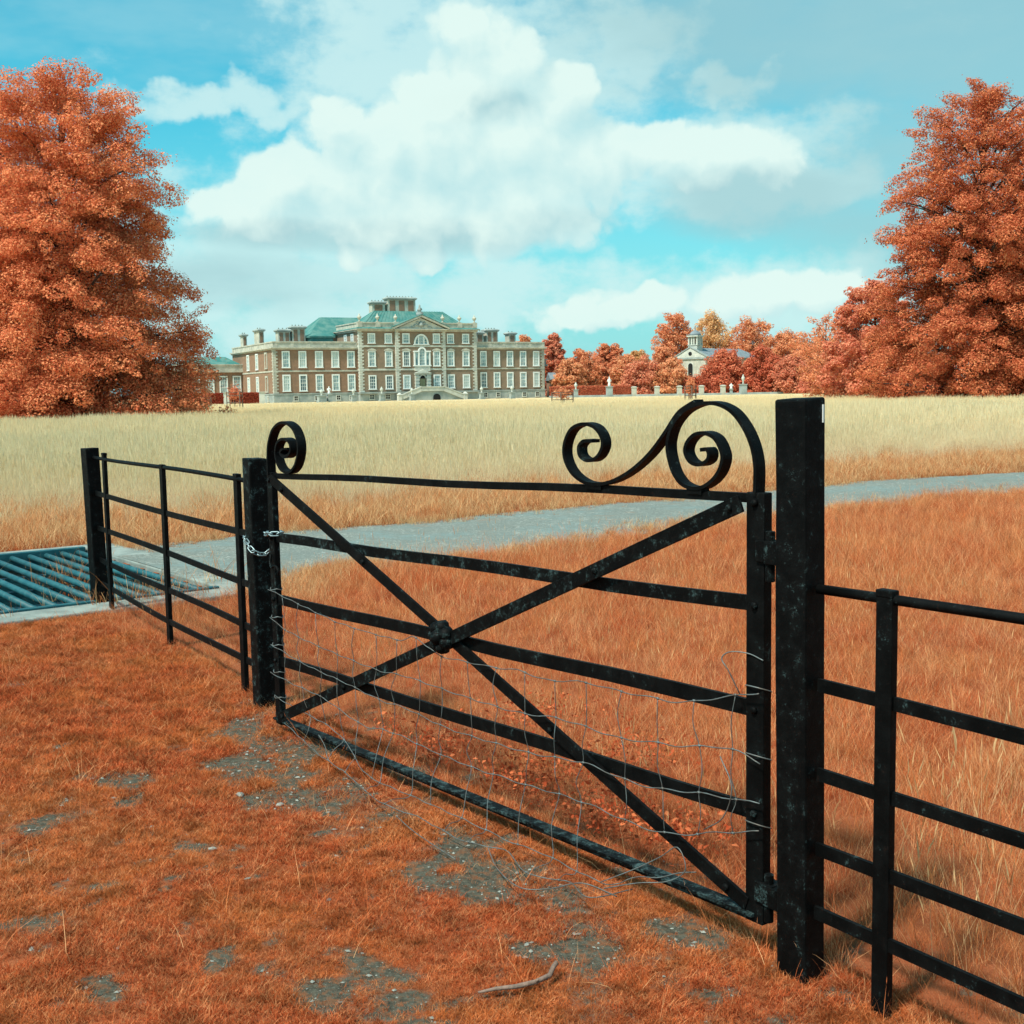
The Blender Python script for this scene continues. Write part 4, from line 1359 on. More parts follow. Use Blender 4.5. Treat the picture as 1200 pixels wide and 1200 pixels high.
hedge('clipped_hedge', -66.5, 238, -57.3, 241, 2.1, 1.5, 'clipped dark red hedge before the pavilion, left length', M['leaf_hedge_dark'])
hedge('clipped_hedge', -56.2, 241.4, -50.8, 243.1, 2.1, 1.5, 'clipped dark red hedge before the pavilion, right length', M['leaf_hedge_dark'])
hedge('clipped_hedge', 8.9, 266, 27.0, 267.5, 2.35, 1.6, 'long clipped orange red hedge right of the mansion', M['leaf_hedge'], 9000)
hedge('clipped_hedge', 28.2, 269, 47, 270, 1.7, 1.2, 'dark low hedge behind the piers below the chapel', M['leaf_hedge_dark'], 6000)
for k, (x, y, lab) in enumerate(((-56.75, 240.2, 'pale stone pier between the two hedges before the pavilion'), (-50.1, 242.6, 'pale stone pier at the corner of the mansion plinth'))):
    e = empty('hedge_pier', (x, y, 0), .3, lab, 'pier', 'pale stone piers by the west hedge')
    MB().box(-.5, .5, -.5, .5, -.3, 2.2).build('shaft', M['stone_pale'], e)
    MB().box(-.6, .6, -.6, .6, 2.2, 2.4).build('cap', M['stone'], e)

# young trees in timber guards, standing out in the hay
for i, (x, y, h, cagew, lab) in enumerate(((-34.4, 150, 2.6, .8, 'young red tree in a wooden guard before the west hedge'), (-40.5, 160, 1.9, .6, 'dark wire guard with a sapling before the pavilion'),
                                           (5.9, 135, 1.7, .85, 'young orange tree in a dark guard out in the hay below the east wing'), (20.6, 137, 2.3, .45, 'slim orange sapling in the hay behind the gate scroll'))):
    e = empty('guarded_sapling', (x, y, 0), .3 * i, lab, 'sapling', 'saplings in guards in the hayfield')
    c = cagew
    cage = bpy.data.objects.new('guard', None); COL.objects.link(cage); cage.parent = e
    for sx in (-1, 1):
        for sy in (-1, 1):
            MB().box(sx * c - .05, sx * c + .05, sy * c - .05, sy * c + .05, -.2, h * .78).build('post', M['cage_wood'], cage)
    b = MB()
    for z in (.3, .62, .78):
        for s in (-1, 1):
            b.box(-c, c, s * c - .02, s * c + .02, h * z - .04, h * z + .04).box(s * c - .02, s * c + .02, -c, c, h * z - .041, h * z + .041)
    b.build('rail', M['cage_wood'], cage)
    MB().tube([(0, 0, -.1), (0, 0, h * .5), (.05, 0, h * .9)], [.05, .04, .015], 6).build('trunk', M['bark'], e)
    n = 700
    p = rng.normal(size=(n, 3)) * np.array([c * .5, c * .5, h * .18]) + np.array([0, 0, h * .72])
    inst('crown', leaf_mesh('crown', p, .2, np.tile(np.array([0, 0, .6]), (n, 1)), M['leaf_hedge'] if i < 2 else M['leaf_far']), None, e)

# ------------------------------------------------------------------ cattle grid
cg = empty('cattle_grid', (PC[0], PC[1], 0), math.atan2(GE[1], GE[0]), 'blue grey steel cattle grid of round bars set in concrete, beside the corner post', 'cattle grid')
# local x = across the bars (GE), local y = along the bars (GU)
MB().add([(G_E0 - .06, G_U0 - .06, -.95), (G_E1 + .06, G_U0 - .06, -.95), (G_E1 + .06, G_U1 + .06, -.95), (G_E0 - .06, G_U1 + .06, -.95),
          (G_E0 - .12, G_U0 - .12, .0), (G_E1 + .12, G_U0 - .12, .0), (G_E1 + .12, G_U1 + .12, .0), (G_E0 - .12, G_U1 + .12, .0)],
         [(0, 1, 2, 3), (0, 4, 5, 1), (1, 5, 6, 2), (2, 6, 7, 3), (3, 7, 4, 0)]).build('pit', M['pit_soil'], cg)
# concrete surround, four lengths
for nm, bx in (('near', (G_E0 - .5, G_E1 + .35, G_U0 - .34, G_U0 - .02)), ('far', (G_E0 - .5, G_E1 + .35, G_U1 + .02, G_U1 + .26)),
               ('left', (G_E0 - .5, G_E0 - .02, G_U0 - .018, G_U1 + .018)), ('right', (G_E1 + .02, G_E1 + .35, G_U0 - .018, G_U1 + .018))):
    MB().box(bx[0], bx[1], bx[2], bx[3], -.3, .035).build('concrete_beam', M['concrete'], cg, bevel=.012)
b = MB()
b.box(G_E0, G_E1, G_U0 - .015, G_U0 + .035, -.12, .05).box(G_E0, G_E1, G_U1 - .06, G_U1 + .015, -.12, .05)
b.build('edge_beam', M['grid_steel'], cg, bevel=.006)
for k in (1, 2, 3):
    y = G_U0 + (G_U1 - G_U0) * k / 4
    MB().box(G_E0, G_E1, y - .04, y + .04, -.26, -.075).build('bearer', M['grid_steel'], cg)
nb = 20
barm = MB().tube([(0, G_U0 + .02, 0), (0, G_U1 - .03, 0)], .0265, 12).mesh('bar', True)
barm.materials.append(M['grid_steel'])
for k in range(nb):
    o = inst('bar', barm, None, cg)
    o.location = (G_E0 + .07 + (G_E1 - G_E0 - .14) * k / (nb - 1), 0, .0 + random.uniform(-.004, .004))
    o.rotation_euler = (0, 0, random.uniform(-.004, .004))

# ------------------------------------------------------------------ posts


def post(name, p, w, d, h, rz, label, lean=(0, 0), mat='post_paint', chamf=.006, sink=.35):
    e = empty(name, (p[0], p[1], 0), rz, label, 'gate post' if 'gate' in name else 'post')
    b = MB()
    n = 8
    rr = random.Random(hash(label) % 1000)
    vs, fs = [], []
    for i in range(n + 1):
        z = -sink + (h + sink) * i / n
        for sx, sy in ((-1, -1), (1, -1), (1, 1), (-1, 1)):
            vs.append((sx * w / 2 + lean[0] * z + rr.uniform(-1, 1) * .0012, sy * d / 2 + lean[1] * z + rr.uniform(-1, 1) * .0012, z + (rr.uniform(-.003, .003) if i == n else 0)))
    for i in range(n):
        for k in range(4):
            l = (k + 1) % 4
            fs.append((i * 4 + k, i * 4 + l, (i + 1) * 4 + l, (i + 1) * 4 + k))
    fs += [(3, 2, 1, 0), tuple(n * 4 + k for k in range(4))]
    b.add(vs, fs).build('shaft', M[mat], e, bevel=chamf)
    return e


LANG = math.atan2(LD[1], LD[0])
hp = post('gate_post', PA, .098, .075, 1.472, LANG, 'thick black square gate post carrying the hinges, at the right end of the gate', lean=(0.006, 0.004))
lp = post('gate_post', PB, .092, .090, 1.206, LANG, 'weathered black square gate post with the chain round it', mat='iron_worn', lean=(0.004, 0.006))
cp = post('corner_post', PC + (PC - PB) / np.linalg.norm(PC - PB) * .13, .11, .095, 1.15, LANG + .1, 'black square corner post beside the cattle grid', lean=(.02, .01))
# strap ends left on the hinge post
for z, nm in ((1.08, 'hinge_pin'), (0.175, 'hinge_pin')):
    b = MB().box(.045, .105, -.012, .030, z - .028, z + .028).tube([(.098, .012, z - .075), (.098, .012, z + .055)], .013, 10)
    b.build(nm, M['iron_worn'], hp, bevel=.002)
MB().box(-.0418, -.0360, -.0245, -.0195, 1.412, 1.456).build('edge_highlight', M['white_paint'], hp)  # white sliver standing in for a bright highlight on the post's edge

# ------------------------------------------------------------------ rail fences


def rail_fence(p0, ang, stations, zs, length, label, x0=.05, rail_ends=None):
    e = empty('rail_fence', (p0[0], p0[1], 0), ang, label, 'fence', 'black iron estate rail fences')
    for i, (s, h, wd) in enumerate(stations):
        b = MB().box(s - wd / 2, s + wd / 2, -.012, .012, -.25, h)
        b.box(s - wd / 2 - .001, s + wd / 2 + .001, -.0135, .0135, h - .012, h + .006)
        b.build('post', M['iron'], e, bevel=.003)
    for k, z in enumerate(zs):
        pts = []
        for q in np.linspace(x0, length, 14):
            pts.append((q, 0.004 * math.sin(q * 2.3 + k), z + .006 * math.sin(q * 1.7 + k * 2)))
        if k == 0:
            MB().tube(pts, .0125, 10).build('rail', M['iron'], e, True)
        else:
            b = MB()
            m = len(pts)
            vs, fs = [], []
            for p in pts:
                for a, c in ((-1, -1), (1, -1), (1, 1), (-1, 1)):
                    vs.append((p[0], p[1] + a * .0055, p[2] + c * .0165))
            for i in range(m - 1):
                for q in range(4):
                    l = (q + 1) % 4
                    fs.append((i * 4 + q, i * 4 + l, (i + 1) * 4 + l, (i + 1) * 4 + q))
            fs += [(0, 3, 2, 1), tuple((m - 1) * 4 + q for q in range(4))]
            b.add(vs, fs).build('rail', M['iron'], e)
    return e


rail_fence(PA, LANG + math.pi, [(.253, 1.022, .046), (1.6, 1.02, .046)], [1.003, .757, .540, .344, .172], 3.2,
           'black iron rail fence with five rails, right of the hinge post')
d2 = PC - PB
rail_fence(PB, math.atan2(d2[1], d2[0]), [(.285, 1.11, .056), (1.61, 1.10, .060), (3.04, 1.12, .062)], [1.087, .822, .577, .350, .167], float(np.hypot(*d2)) + .08,
           'black iron rail fence with five rails, between the chained post and the corner post')

# ------------------------------------------------------------------ gate
GANG = R(127.53)
gate = empty('field_gate', (PA[0], PA[1], 0), GANG, 'black wrought iron field gate with scrolled top, crossed braces and wire netting', 'gate')
# local x runs from the hinge post to the latch, +y towards the camera
b = MB().box(.112, .172, -.016, .016, .085, 1.232)
b.build('heel_stile', M['iron'], gate, bevel=.003)
MB().box(2.895, 2.945, -.014, .014, .030, 1.165).build('toe_stile', M['iron_worn'], gate, bevel=.003)
for nm, (xa, za), (xb, zb), h, th, mt in (('top_rail', (.173, 1.219), (2.945, 1.151), .024, .020, 'iron'), ('rail', (.173, .938), (2.894, .876), .040, .012, 'iron_worn'),
                                          ('rail', (.173, .662), (2.894, .600), .044, .012, 'iron'), ('rail', (.173, .383), (2.894, .322), .042, .012, 'iron')):
    q = [((xa + (xb - xa) * i / 10), .0015 * math.sin(i * 1.9), za + (zb - za) * i / 10 + .003 * math.sin(i * 1.3 + za * 9)) for i in range(11)]
    b = MB()
    vs, fs = [], []
    for p in q:
        for a, c in ((-1, -1), (1, -1), (1, 1), (-1, 1)):
            vs.append((p[0], p[1] + a * th / 2, p[2] + c * h / 2))
    for i in range(10):
        for k in range(4):
            l = (k + 1) % 4
            fs.append((i * 4 + k, i * 4 + l, (i + 1) * 4 + l, (i + 1) * 4 + k))
    fs += [(0, 3, 2, 1), tuple(40 + k for k in range(4))]
    b.add(vs, fs).build(nm, M[mt], gate)
# bottom rail: an angle bar, its flat leg up
b = MB()
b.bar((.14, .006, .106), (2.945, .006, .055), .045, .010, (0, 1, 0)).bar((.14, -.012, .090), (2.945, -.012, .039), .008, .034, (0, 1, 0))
b.build('bottom_rail', M['iron_skylit'], gate, bevel=.0015)
MB().bar((2.90, .015, 1.137), (.165, .015, .128), .010, .042, (0, 1, 0)).build('brace', M['iron'], gate, bevel=.0015)
MB().bar((.180, .027, 1.203), (2.90, .027, .062), .010, .046, (0, 1, 0)).build('brace', M['iron_worn'], gate, bevel=.0015)
# cast boss where the braces cross: a rosette of lobes
b = MB()
for k in range(7):
    a = 2 * math.pi * k / 7
    c = (1.566 + .036 * math.cos(a), .041, .640 + .036 * math.sin(a))
    vs = []
    b.tube([(c[0], .020, c[2]), (c[0], .040, c[2]), (c[0], .056, c[2]), (c[0], .062, c[2])], [.026, .026, .019, .006], 8)
b.tube([(1.566, .02, .640), (1.566, .060, .640), (1.566, .072, .640), (1.566, .077, .640)], [.03, .028, .018, .004], 10)
b.build('boss', M['iron_worn'], gate, True)
BIG = [(0.144, 1.222), (0.142, 1.274), (0.144, 1.311), (0.156, 1.354), (0.181, 1.397), (0.218, 1.435), (0.26, 1.455), (0.303, 1.461), (0.346, 1.457), (0.391, 1.441), (0.423, 1.417), (0.446, 1.387), (0.458, 1.347), (0.451, 1.307), (0.433, 1.268), (0.401, 1.24), (0.356, 1.231), (0.311, 1.243), (0.272, 1.275), (0.255, 1.314), (0.264, 1.345), (0.285, 1.37), (0.32, 1.381), (0.355, 1.376), (0.382, 1.355), (0.39, 1.329), (0.373, 1.304), (0.342, 1.296), (0.311, 1.307), (0.303, 1.325), (0.311, 1.338), (0.333, 1.336)]
SSC = [(0.352, 1.466), (0.385, 1.452), (0.422, 1.430), (0.474, 1.373), (0.532, 1.318), (0.602, 1.271), (0.673, 1.239), (0.737, 1.224), (0.802, 1.224), (0.857, 1.245), (0.89, 1.277), (0.903, 1.314), (0.894, 1.351), (0.865, 1.385), (0.815, 1.4), (0.766, 1.393), (0.735, 1.369), (0.726, 1.34), (0.741, 1.312), (0.768, 1.295), (0.8, 1.292), (0.828, 1.305), (0.833, 1.331), (0.81, 1.349), (0.772, 1.35)]
LEFT = [(2.925, 1.154), (2.924, 1.226), (2.907, 1.298), (2.857, 1.358), (2.771, 1.386), (2.685, 1.366), (2.64, 1.316), (2.637, 1.259), (2.673, 1.201), (2.737, 1.172), (2.811, 1.189), (2.846, 1.241), (2.829, 1.294), (2.776, 1.315), (2.715, 1.303), (2.705, 1.263), (2.757, 1.238), (2.801, 1.254), (2.779, 1.272)]
MB().ribbon(catmull(BIG, 5), .036, .010).build('hinge_scroll', M['iron'], gate, label='large scroll curling above the hinge end of the gate')
MB().ribbon(catmull(SSC, 5), .034, .010).build('swan_scroll', M['iron'], gate, label='S-shaped scroll beside the large one')
MB().ribbon(catmull(LEFT, 5), .040, .011).build('latch_scroll', M['iron'], gate, label='scroll above the latch end of the gate')
MB().box(.330, .385, -.016, .016, 1.2155, 1.232).build('scroll_rivet', M['iron'], gate)
MB().box(.735, .805, -.015, .015, 1.206, 1.222).build('scroll_rivet', M['iron'], gate)
# strap hinges on the heel stile
for z in (1.085, .180):
    b = MB().box(.075, .135, .0165, .024, z - .030, z + .026).box(.075, .112, -.024, .024, z - .0295, z + .0255)
    b.build('hinge', M['iron_worn'], gate, bevel=.002)
# bolt heads where the rails and braces are fastened
bolt_me = MB().tube([(0, -.002, 0), (0, .005, 0), (0, .0085, 0), (0, .010, 0)], [.0105, .0105, .008, .003], 8).mesh('bolt', True)
bolt_me.materials.append(M['iron_worn'])
for (bx_, by_, bz_) in ((.142, .016, .938), (.142, .016, .662), (.142, .016, .383), (.142, .016, 1.205), (2.92, .014, .876), (2.92, .014, .600), (2.92, .014, .322), (2.92, .014, 1.130),
                        (.215, .032, 1.188), (.745, .032, .966), (2.28, .032, .322), (2.84, .032, .088), (2.79, .020, 1.096), (2.12, .020, .849), (.98, .020, .428), (.235, .020, .154)):
    o = inst('bolt', bolt_me, None, gate); o.location = (bx_, by_, bz_)
# hook hanging at the latch
MB().tube(catmull([(2.93, .016, .80), (2.915, .028, .765), (2.89, .034, .748), (2.86, .036, .757), (2.838, .036, .755), (2.822, .036, .738), (2.826, .036, .720)], 4), .0055, 7).build('hook', M['iron_worn'], gate, True)

# ------------------------------------------------------------------ wire netting hung on the gate
net = empty('wire_netting', (PA[0], PA[1], 0), GANG, 'rusty square wire netting hanging loosely on the gate and trailing below it', 'netting')
ROWS = [
    [(2.925, -0.02, 0.645), (2.484, -0.02, 0.6), (2.242, -0.02, 0.581), (1.871, -0.02, 0.583), (1.73, -0.02, 0.614), (1.641, -0.02, 0.593), (1.556, -0.02, 0.573), (1.361, -0.02, 0.579), (1.283, -0.02, 0.583), (1.102, -0.02, 0.595), (0.984, -0.02, 0.596), (0.792, -0.02, 0.623), (0.673, -0.02, 0.624), (0.502, -0.02, 0.624), (0.388, -0.02, 0.639), (0.288, -0.02, 0.663), (0.177, -0.02, 0.694), (0.109, -0.02, 0.717)],
    [(2.925, -0.02, 0.519), (2.8, -0.02, 0.489), (2.59, -0.02, 0.472), (2.247, -0.02, 0.452), (1.988, -0.02, 0.445), (1.812, -0.02, 0.453), (1.529, -0.02, 0.448), (1.287, -0.02, 0.453), (1.105, -0.02, 0.46), (0.932, -0.02, 0.479), (0.782, -0.02, 0.486), (0.638, -0.02, 0.486), (0.506, -0.02, 0.496), (0.388, -0.02, 0.51), (0.219, -0.02, 0.546), (0.109, -0.02, 0.535)],
    [(2.925, -0.02, 0.394), (2.808, -0.02, 0.381), (2.56, -0.02, 0.359), (2.254, -0.02, 0.345), (1.981, -0.02, 0.325), (1.818, -0.02, 0.328), (1.534, -0.02, 0.314), (1.281, -0.02, 0.318), (1.086, -0.02, 0.333), (0.947, -0.02, 0.346), (0.784, -0.02, 0.363), (0.625, -0.02, 0.362), (0.504, -0.02, 0.367), (0.397, -0.02, 0.385), (0.289, -0.02, 0.398), (0.109, -0.02, 0.427)],
    [(2.925, -0.02, 0.271), (2.714, -0.02, 0.257), (2.45, -0.02, 0.244), (2.142, -0.02, 0.2), (1.969, -0.02, 0.21), (1.806, -0.02, 0.215), (1.68, -0.02, 0.215), (1.373, -0.02, 0.206), (1.255, -0.02, 0.214), (1.084, -0.02, 0.222), (0.941, -0.02, 0.23), (0.774, -0.02, 0.241), (0.635, -0.02, 0.237), (0.511, -0.02, 0.241), (0.396, -0.02, 0.256), (0.23, -0.02, 0.314), (0.109, -0.02, 0.351)],
    [(2.925, -0.03, 0.155), (2.722, -0.03, 0.145), (2.428, -0.035, 0.131), (2.25, -0.05, 0.093), (1.984, -0.112, 0.045), (1.652, -0.106, 0.04), (1.345, -0.112, 0.05), (1.093, -0.1, 0.04), (0.948, -0.093, 0.045), (0.7, -0.093, 0.04), (0.621, -0.075, 0.05), (0.597, -0.04, 0.06), (0.47, -0.035, 0.11), (0.35, -0.03, .16)],
    [(2.876, -0.03, 0.06), (2.628, -0.066, 0.04), (2.332, -0.124, 0.04), (2.121, -0.145, 0.035), (1.702, -0.233, 0.045), (1.492, -0.21, 0.04), (1.206, -0.21, 0.04), (1.034, -0.173, 0.05), (0.873, -0.21, 0.035), (0.738, -0.177, 0.045), (0.58, -0.209, 0.06), (0.556, -0.072, 0.05)]]
CURV = []
rr = random.Random(5)
for k, row in enumerate(ROWS):
    # rows on the camera's face of the braces; looser lower down
    yo = .036 if k < 4 else .012
    pts = [(p[0], -p[1] - .02 + yo + rr.uniform(-.004, .006), p[2] + rr.uniform(-.004, .004)) for p in row]
    c = catmull(pts, 6)
    c = [(p[0], p[1], p[2] + .003 * math.sin(p[0] * 40 + k)) for p in c]
    MB().tube(c, .0017, 5).build('line_wire', M['wire'], net, True)
    CURV.append(np.array(c)[::-1])


def row_at(k, x):
    c = CURV[k]
    o = np.argsort(c[:, 0])
    return np.array([x, np.interp(x, c[o, 0], c[o, 1]), np.interp(x, c[o, 0], c[o, 2])])


x = .19
ci = 0
while x < 2.9:
    pts = []
    last = 5 if (ci % 3) else 4
    xx = x
    for k in range(last + 1):
        if k >= 4 and not (.62 < xx < 2.75):
            break
        pts.append(row_at(k, xx)); 
        xx = xx + rr.uniform(-.02, .02) - (.03 if k >= 3 else 0)
    full = []
    for a, b_ in zip(pts[:-1], pts[1:]):
        full += [tuple(a), tuple(a * .5 + b_ * .5 + np.array([rr.uniform(-.018, .018), rr.uniform(0, .012), 0]))]
    full.append(tuple(pts[-1]))
    b = MB().tube(catmull(full, 4), .0014, 5)
    for p in pts:
        b.tube([(p[0] - .004, p[1], p[2]), (p[0] + .004, p[1], p[2])], .0036, 6)
    b.build('stay_wire', M['wire'], net, True)
    x += rr.uniform(.145, .17)
    ci += 1
# loose ends and ties
for pts in ([(.180, .03, .70), (.20, .05, .76), (.225, .05, .79), (.205, .04, .81), (.16, .02, .81), (.11, .02, .80)],
            [(.62, .12, .05), (.50, .10, .10), (.42, .06, .12), (.36, .05, .17), (.40, .04, .22), (.47, .04, .17), (.56, .06, .11), (.66, .10, .05)],
            [(2.45, .05, .06), (2.40, .09, .11), (2.33, .10, .08), (2.25, .13, .05), (2.1, .16, .05)],
            [(1.1, .19, .05), (.95, .26, .04), (.80, .29, .04), (.72, .24, .05), (.60, .22, .10), (.52, .16, .07)],
            [(1.55, .25, .04), (1.35, .30, .05), (1.12, .30, .03)],
            [(.30, .04, .30), (.22, .05, .36), (.19, .05, .45), (.24, .04, .52)]):
    MB().tube(catmull(pts, 6), .0017, 5).build('loose_wire', M['wire'], net, True)
for z in (.645, .52, .394, .271, .155):
    MB().tube([(2.92 + .032 * math.cos(a), .024 * math.sin(a), z + .004 * math.sin(3 * a)) for a in np.linspace(0, 2 * math.pi, 13)[:-1]], .0022, 5, closed=True).build('tie', M['wire'], net, True)
for z in (.717, .535, .351):
    MB().tube([(.142 + .038 * math.cos(a), .026 * math.sin(a), z + .01 * math.sin(a)) for a in np.linspace(0, 2 * math.pi, 13)[:-1]], .0018, 5, closed=True).build('tie', M['wire'], net, True)

# ------------------------------------------------------------------ chain
chain = empty('chain', (PB[0], PB[1], 0), LANG, 'bright galvanised chain fastening the gate to its latch post', 'chain')
link = MB()
lp_ = [(.0125 * math.cos(a) + (.0095 if math.cos(a) > 0 else -.0095), .0105 * math.sin(a), 0) for a in np.linspace(0, 2 * math.pi, 17)[:-1]]
link.tube(lp_, .0033, 6, closed=True)
lm = link.mesh('link', True); lm.materials.append(M['galvanised'])
# LANG frame: x away along the fence, y = towards the camera's side
path = catmull([(-.10, -.040, .845), (-.04, -.062, .84), (.045, -.062, .84), (.062, -.03, .84), (.064, .045, .828), (.0, .060, .80), (-.052, .058, .765), (-.062, .025, .747), (-.063, -.005, .748), (-.068, -.030, .772), (-.15, -.005, .82), (-.30, .060, .868), (-.43, .098, .892), (-.505, .105, .896), (-.525, .135, .896), (-.50, .162, .895), (-.44, .155, .892), (-.40, .12, .885)], 8)
path = np.array(path)
sl_ = np.r_[0, np.cumsum(np.linalg.norm(np.diff(path, axis=0), axis=1))]
nl = int(sl_[-1] / .0305)
for k in range(nl):
    s0, s1 = sl_[-1] * k / nl, sl_[-1] * (k + 1) / nl
    f = lambda s: np.array([np.interp(s, sl_, path[:, i]) for i in range(3)])
    p0, p1 = f(s0), f(s1)
    d = Vector(p1 - p0).normalized()
    o = inst('link', lm, None, chain)
    q = d.to_track_quat('X', 'Z').to_matrix().to_4x4()
    o.matrix_basis = Matrix.Translation(Vector((p0 + p1) / 2)) @ q @ Matrix.Rotation((math.pi / 2 if k % 2 else 0) + R(35), 4, 'X')

# ------------------------------------------------------------------ stick and stones
stick = MB()
stick.tube([(-.105, 2.835, .016), (-.06, 2.845, .020), (-.01, 2.850, .022), (.04, 2.872, .022), (.075, 2.90, .024), (.085, 2.93, .03), (.095, 2.945, .036)], [.003, .005, .0062, .0064, .0068, .0066, .006], 8)
stick.tube([(.04, 2.872, .022), (.046, 2.862, .034)], [.006, .002], 6)
o = stick.build('fallen_stick', M['stick_wood'], None, True)
tag(o, 'bent pale brown stick lying on the bare earth in the foreground', 'stick')


def stones():
    pts = []
    n = 2600
    x = rng.uniform(-3.0, 1.2, n * 6); y = rng.uniform(2.5, 6.6, n * 6)
    k = (bare(x, y) > .30) & (rng.random(n * 6) < .5)
    x, y = x[k][:n], y[k][:n]
    b = MB()
    oct_v = np.array([(1, 0, 0), (0, 1, 0), (-1, 0, 0), (0, -1, 0), (.3, .2, .8), (0, 0, -.7)])
    oct_f = [(0, 1, 4), (1, 2, 4), (2, 3, 4), (3, 0, 4), (1, 0, 5), (2, 1, 5), (3, 2, 5), (0, 3, 5)]
    zz = gz(x, y)
    for i in range(len(x)):
        s = .0022 + .0055 * rng.random() ** 3
        a = rng.random() * 6.28
        c, sn = math.cos(a), math.sin(a)
        q = oct_v * np.array([s * (1 + rng.random()), s, s * .8])
        q = np.stack([q[:, 0] * c - q[:, 1] * sn + x[i], q[:, 0] * sn + q[:, 1] * c + y[i], q[:, 2] + zz[i] + s * .3], 1)
        b.add(q, oct_f)
    o = b.build('gravel', M['pebble'], None)
    tag(o, 'small pale pebbles scattered over the bare earth patches', 'gravel', kind='stuff')


stones()
for i, (x, y, s, lab) in enumerate(((-1.02, 3.86, .011, 'pale flat stone in a bare patch left of centre foreground'), (-.88, 4.30, .014, 'small whitish stone in the orange turf below the chained post'), (-1.05, 4.40, .016, 'brown stone on the turf edge below the chained post'))):
    b = MB()
    prof = [(s * .55, 0), (s, s * .3), (s * .9, s * .6), (s * .45, s * .85), (s * .1, s * .95)]
    b.lathe(prof, 9)
    b.v = [(p[0] * (1.5 + .25 * math.sin(7 * p[1] / s)), p[1] * (1 + .2 * math.cos(5 * p[0] / s)), p[2]) for p in b.v]
    o = b.build('stone', M['pebble'], None, True)
    o.location = (x, y, float(gz(x, y)) - .002); o.rotation_euler = (0, 0, i * 1.1)
    tag(o, lab, 'stone')

# ------------------------------------------------------------------ grass


def tuft(name, n, hmin, hmax, spread, w, lean, mat, seg=3, head=0.0, curl=.5, head_len=.12):
    vs, fs, hh, rd = [], [], [], []
    for i in range(n):
        a = rng.random() * 6.283; r = spread * math.sqrt(rng.random())
        x, y = r * math.cos(a), r * math.sin(a)
        h = hmin + (hmax - hmin) * rng.random() ** 1.3
        la = rng.random() * 6.283
        ln = lean * (.3 + .9 * rng.random())
        fa = rng.random() * 6.283
        sx, sy = math.cos(fa), math.sin(fa)
        ww = w * (.7 + .6 * rng.random())
        b0 = len(vs)
        q = rng.random()
        for k in range(seg + 1):
            t = k / seg
            off = ln * h * (t * (1 - curl) + curl * t * t)
            z = h * t * (1 - .25 * ln * t)
            cx, cy = x + math.cos(la) * off, y + math.sin(la) * off
            wk = ww * (1 - t) ** .7 * .5
            if k < seg:
                vs += [(cx - sx * wk, cy - sy * wk, z), (cx + sx * wk, cy + sy * wk, z)]; hh += [t, t]; rd += [q, q]
            else:
                vs.append((cx, cy, z)); hh.append(1); rd.append(q)
        for k in range(seg - 1):
            fs.append((b0 + 2 * k, b0 + 2 * k + 1, b0 + 2 * k + 3, b0 + 2 * k + 2))
        fs.append((b0 + 2 * seg - 2, b0 + 2 * seg - 1, b0 + 2 * seg))
        if rng.random() < head:
            tx, ty, tz = vs[-1]
            hl = h * head_len * (.8 + .5 * rng.random()); hw = hl * .035
            dx, dy = math.cos(la) * ln * .6, math.sin(la) * ln * .6
            b1 = len(vs)
            vs += [(tx - dx * hl * .2, ty - dy * hl * .2, tz - hl * .25), (tx - sx * hw, ty - sy * hw, tz + hl * .2), (tx + dx * hl, ty + dy * hl, tz + hl), (tx + sx * hw, ty + sy * hw, tz + hl * .2),
                   (tx + sy * hw, ty - sx * hw, tz + hl * .2), (tx - sy * hw, ty + sx * hw, tz + hl * .2)]
            hh += [1] * 6; rd += [min(1, q + .35)] * 6
            fs += [(b1, b1 + 1, b1 + 2, b1 + 3), (b1, b1 + 4, b1 + 2, b1 + 5)]
    me = bpy.data.meshes.new(name)
    me.from_pydata(vs, [], fs)
    a = me.attributes.new('h', 'FLOAT', 'POINT'); a.data.foreach_set('value', np.array(hh, np.float32))
    a = me.attributes.new('rnd', 'FLOAT', 'POINT'); a.data.foreach_set('value', np.array(rd, np.float32))
    me.materials.append(mat)
    return bpy.data.objects.new(name, me)


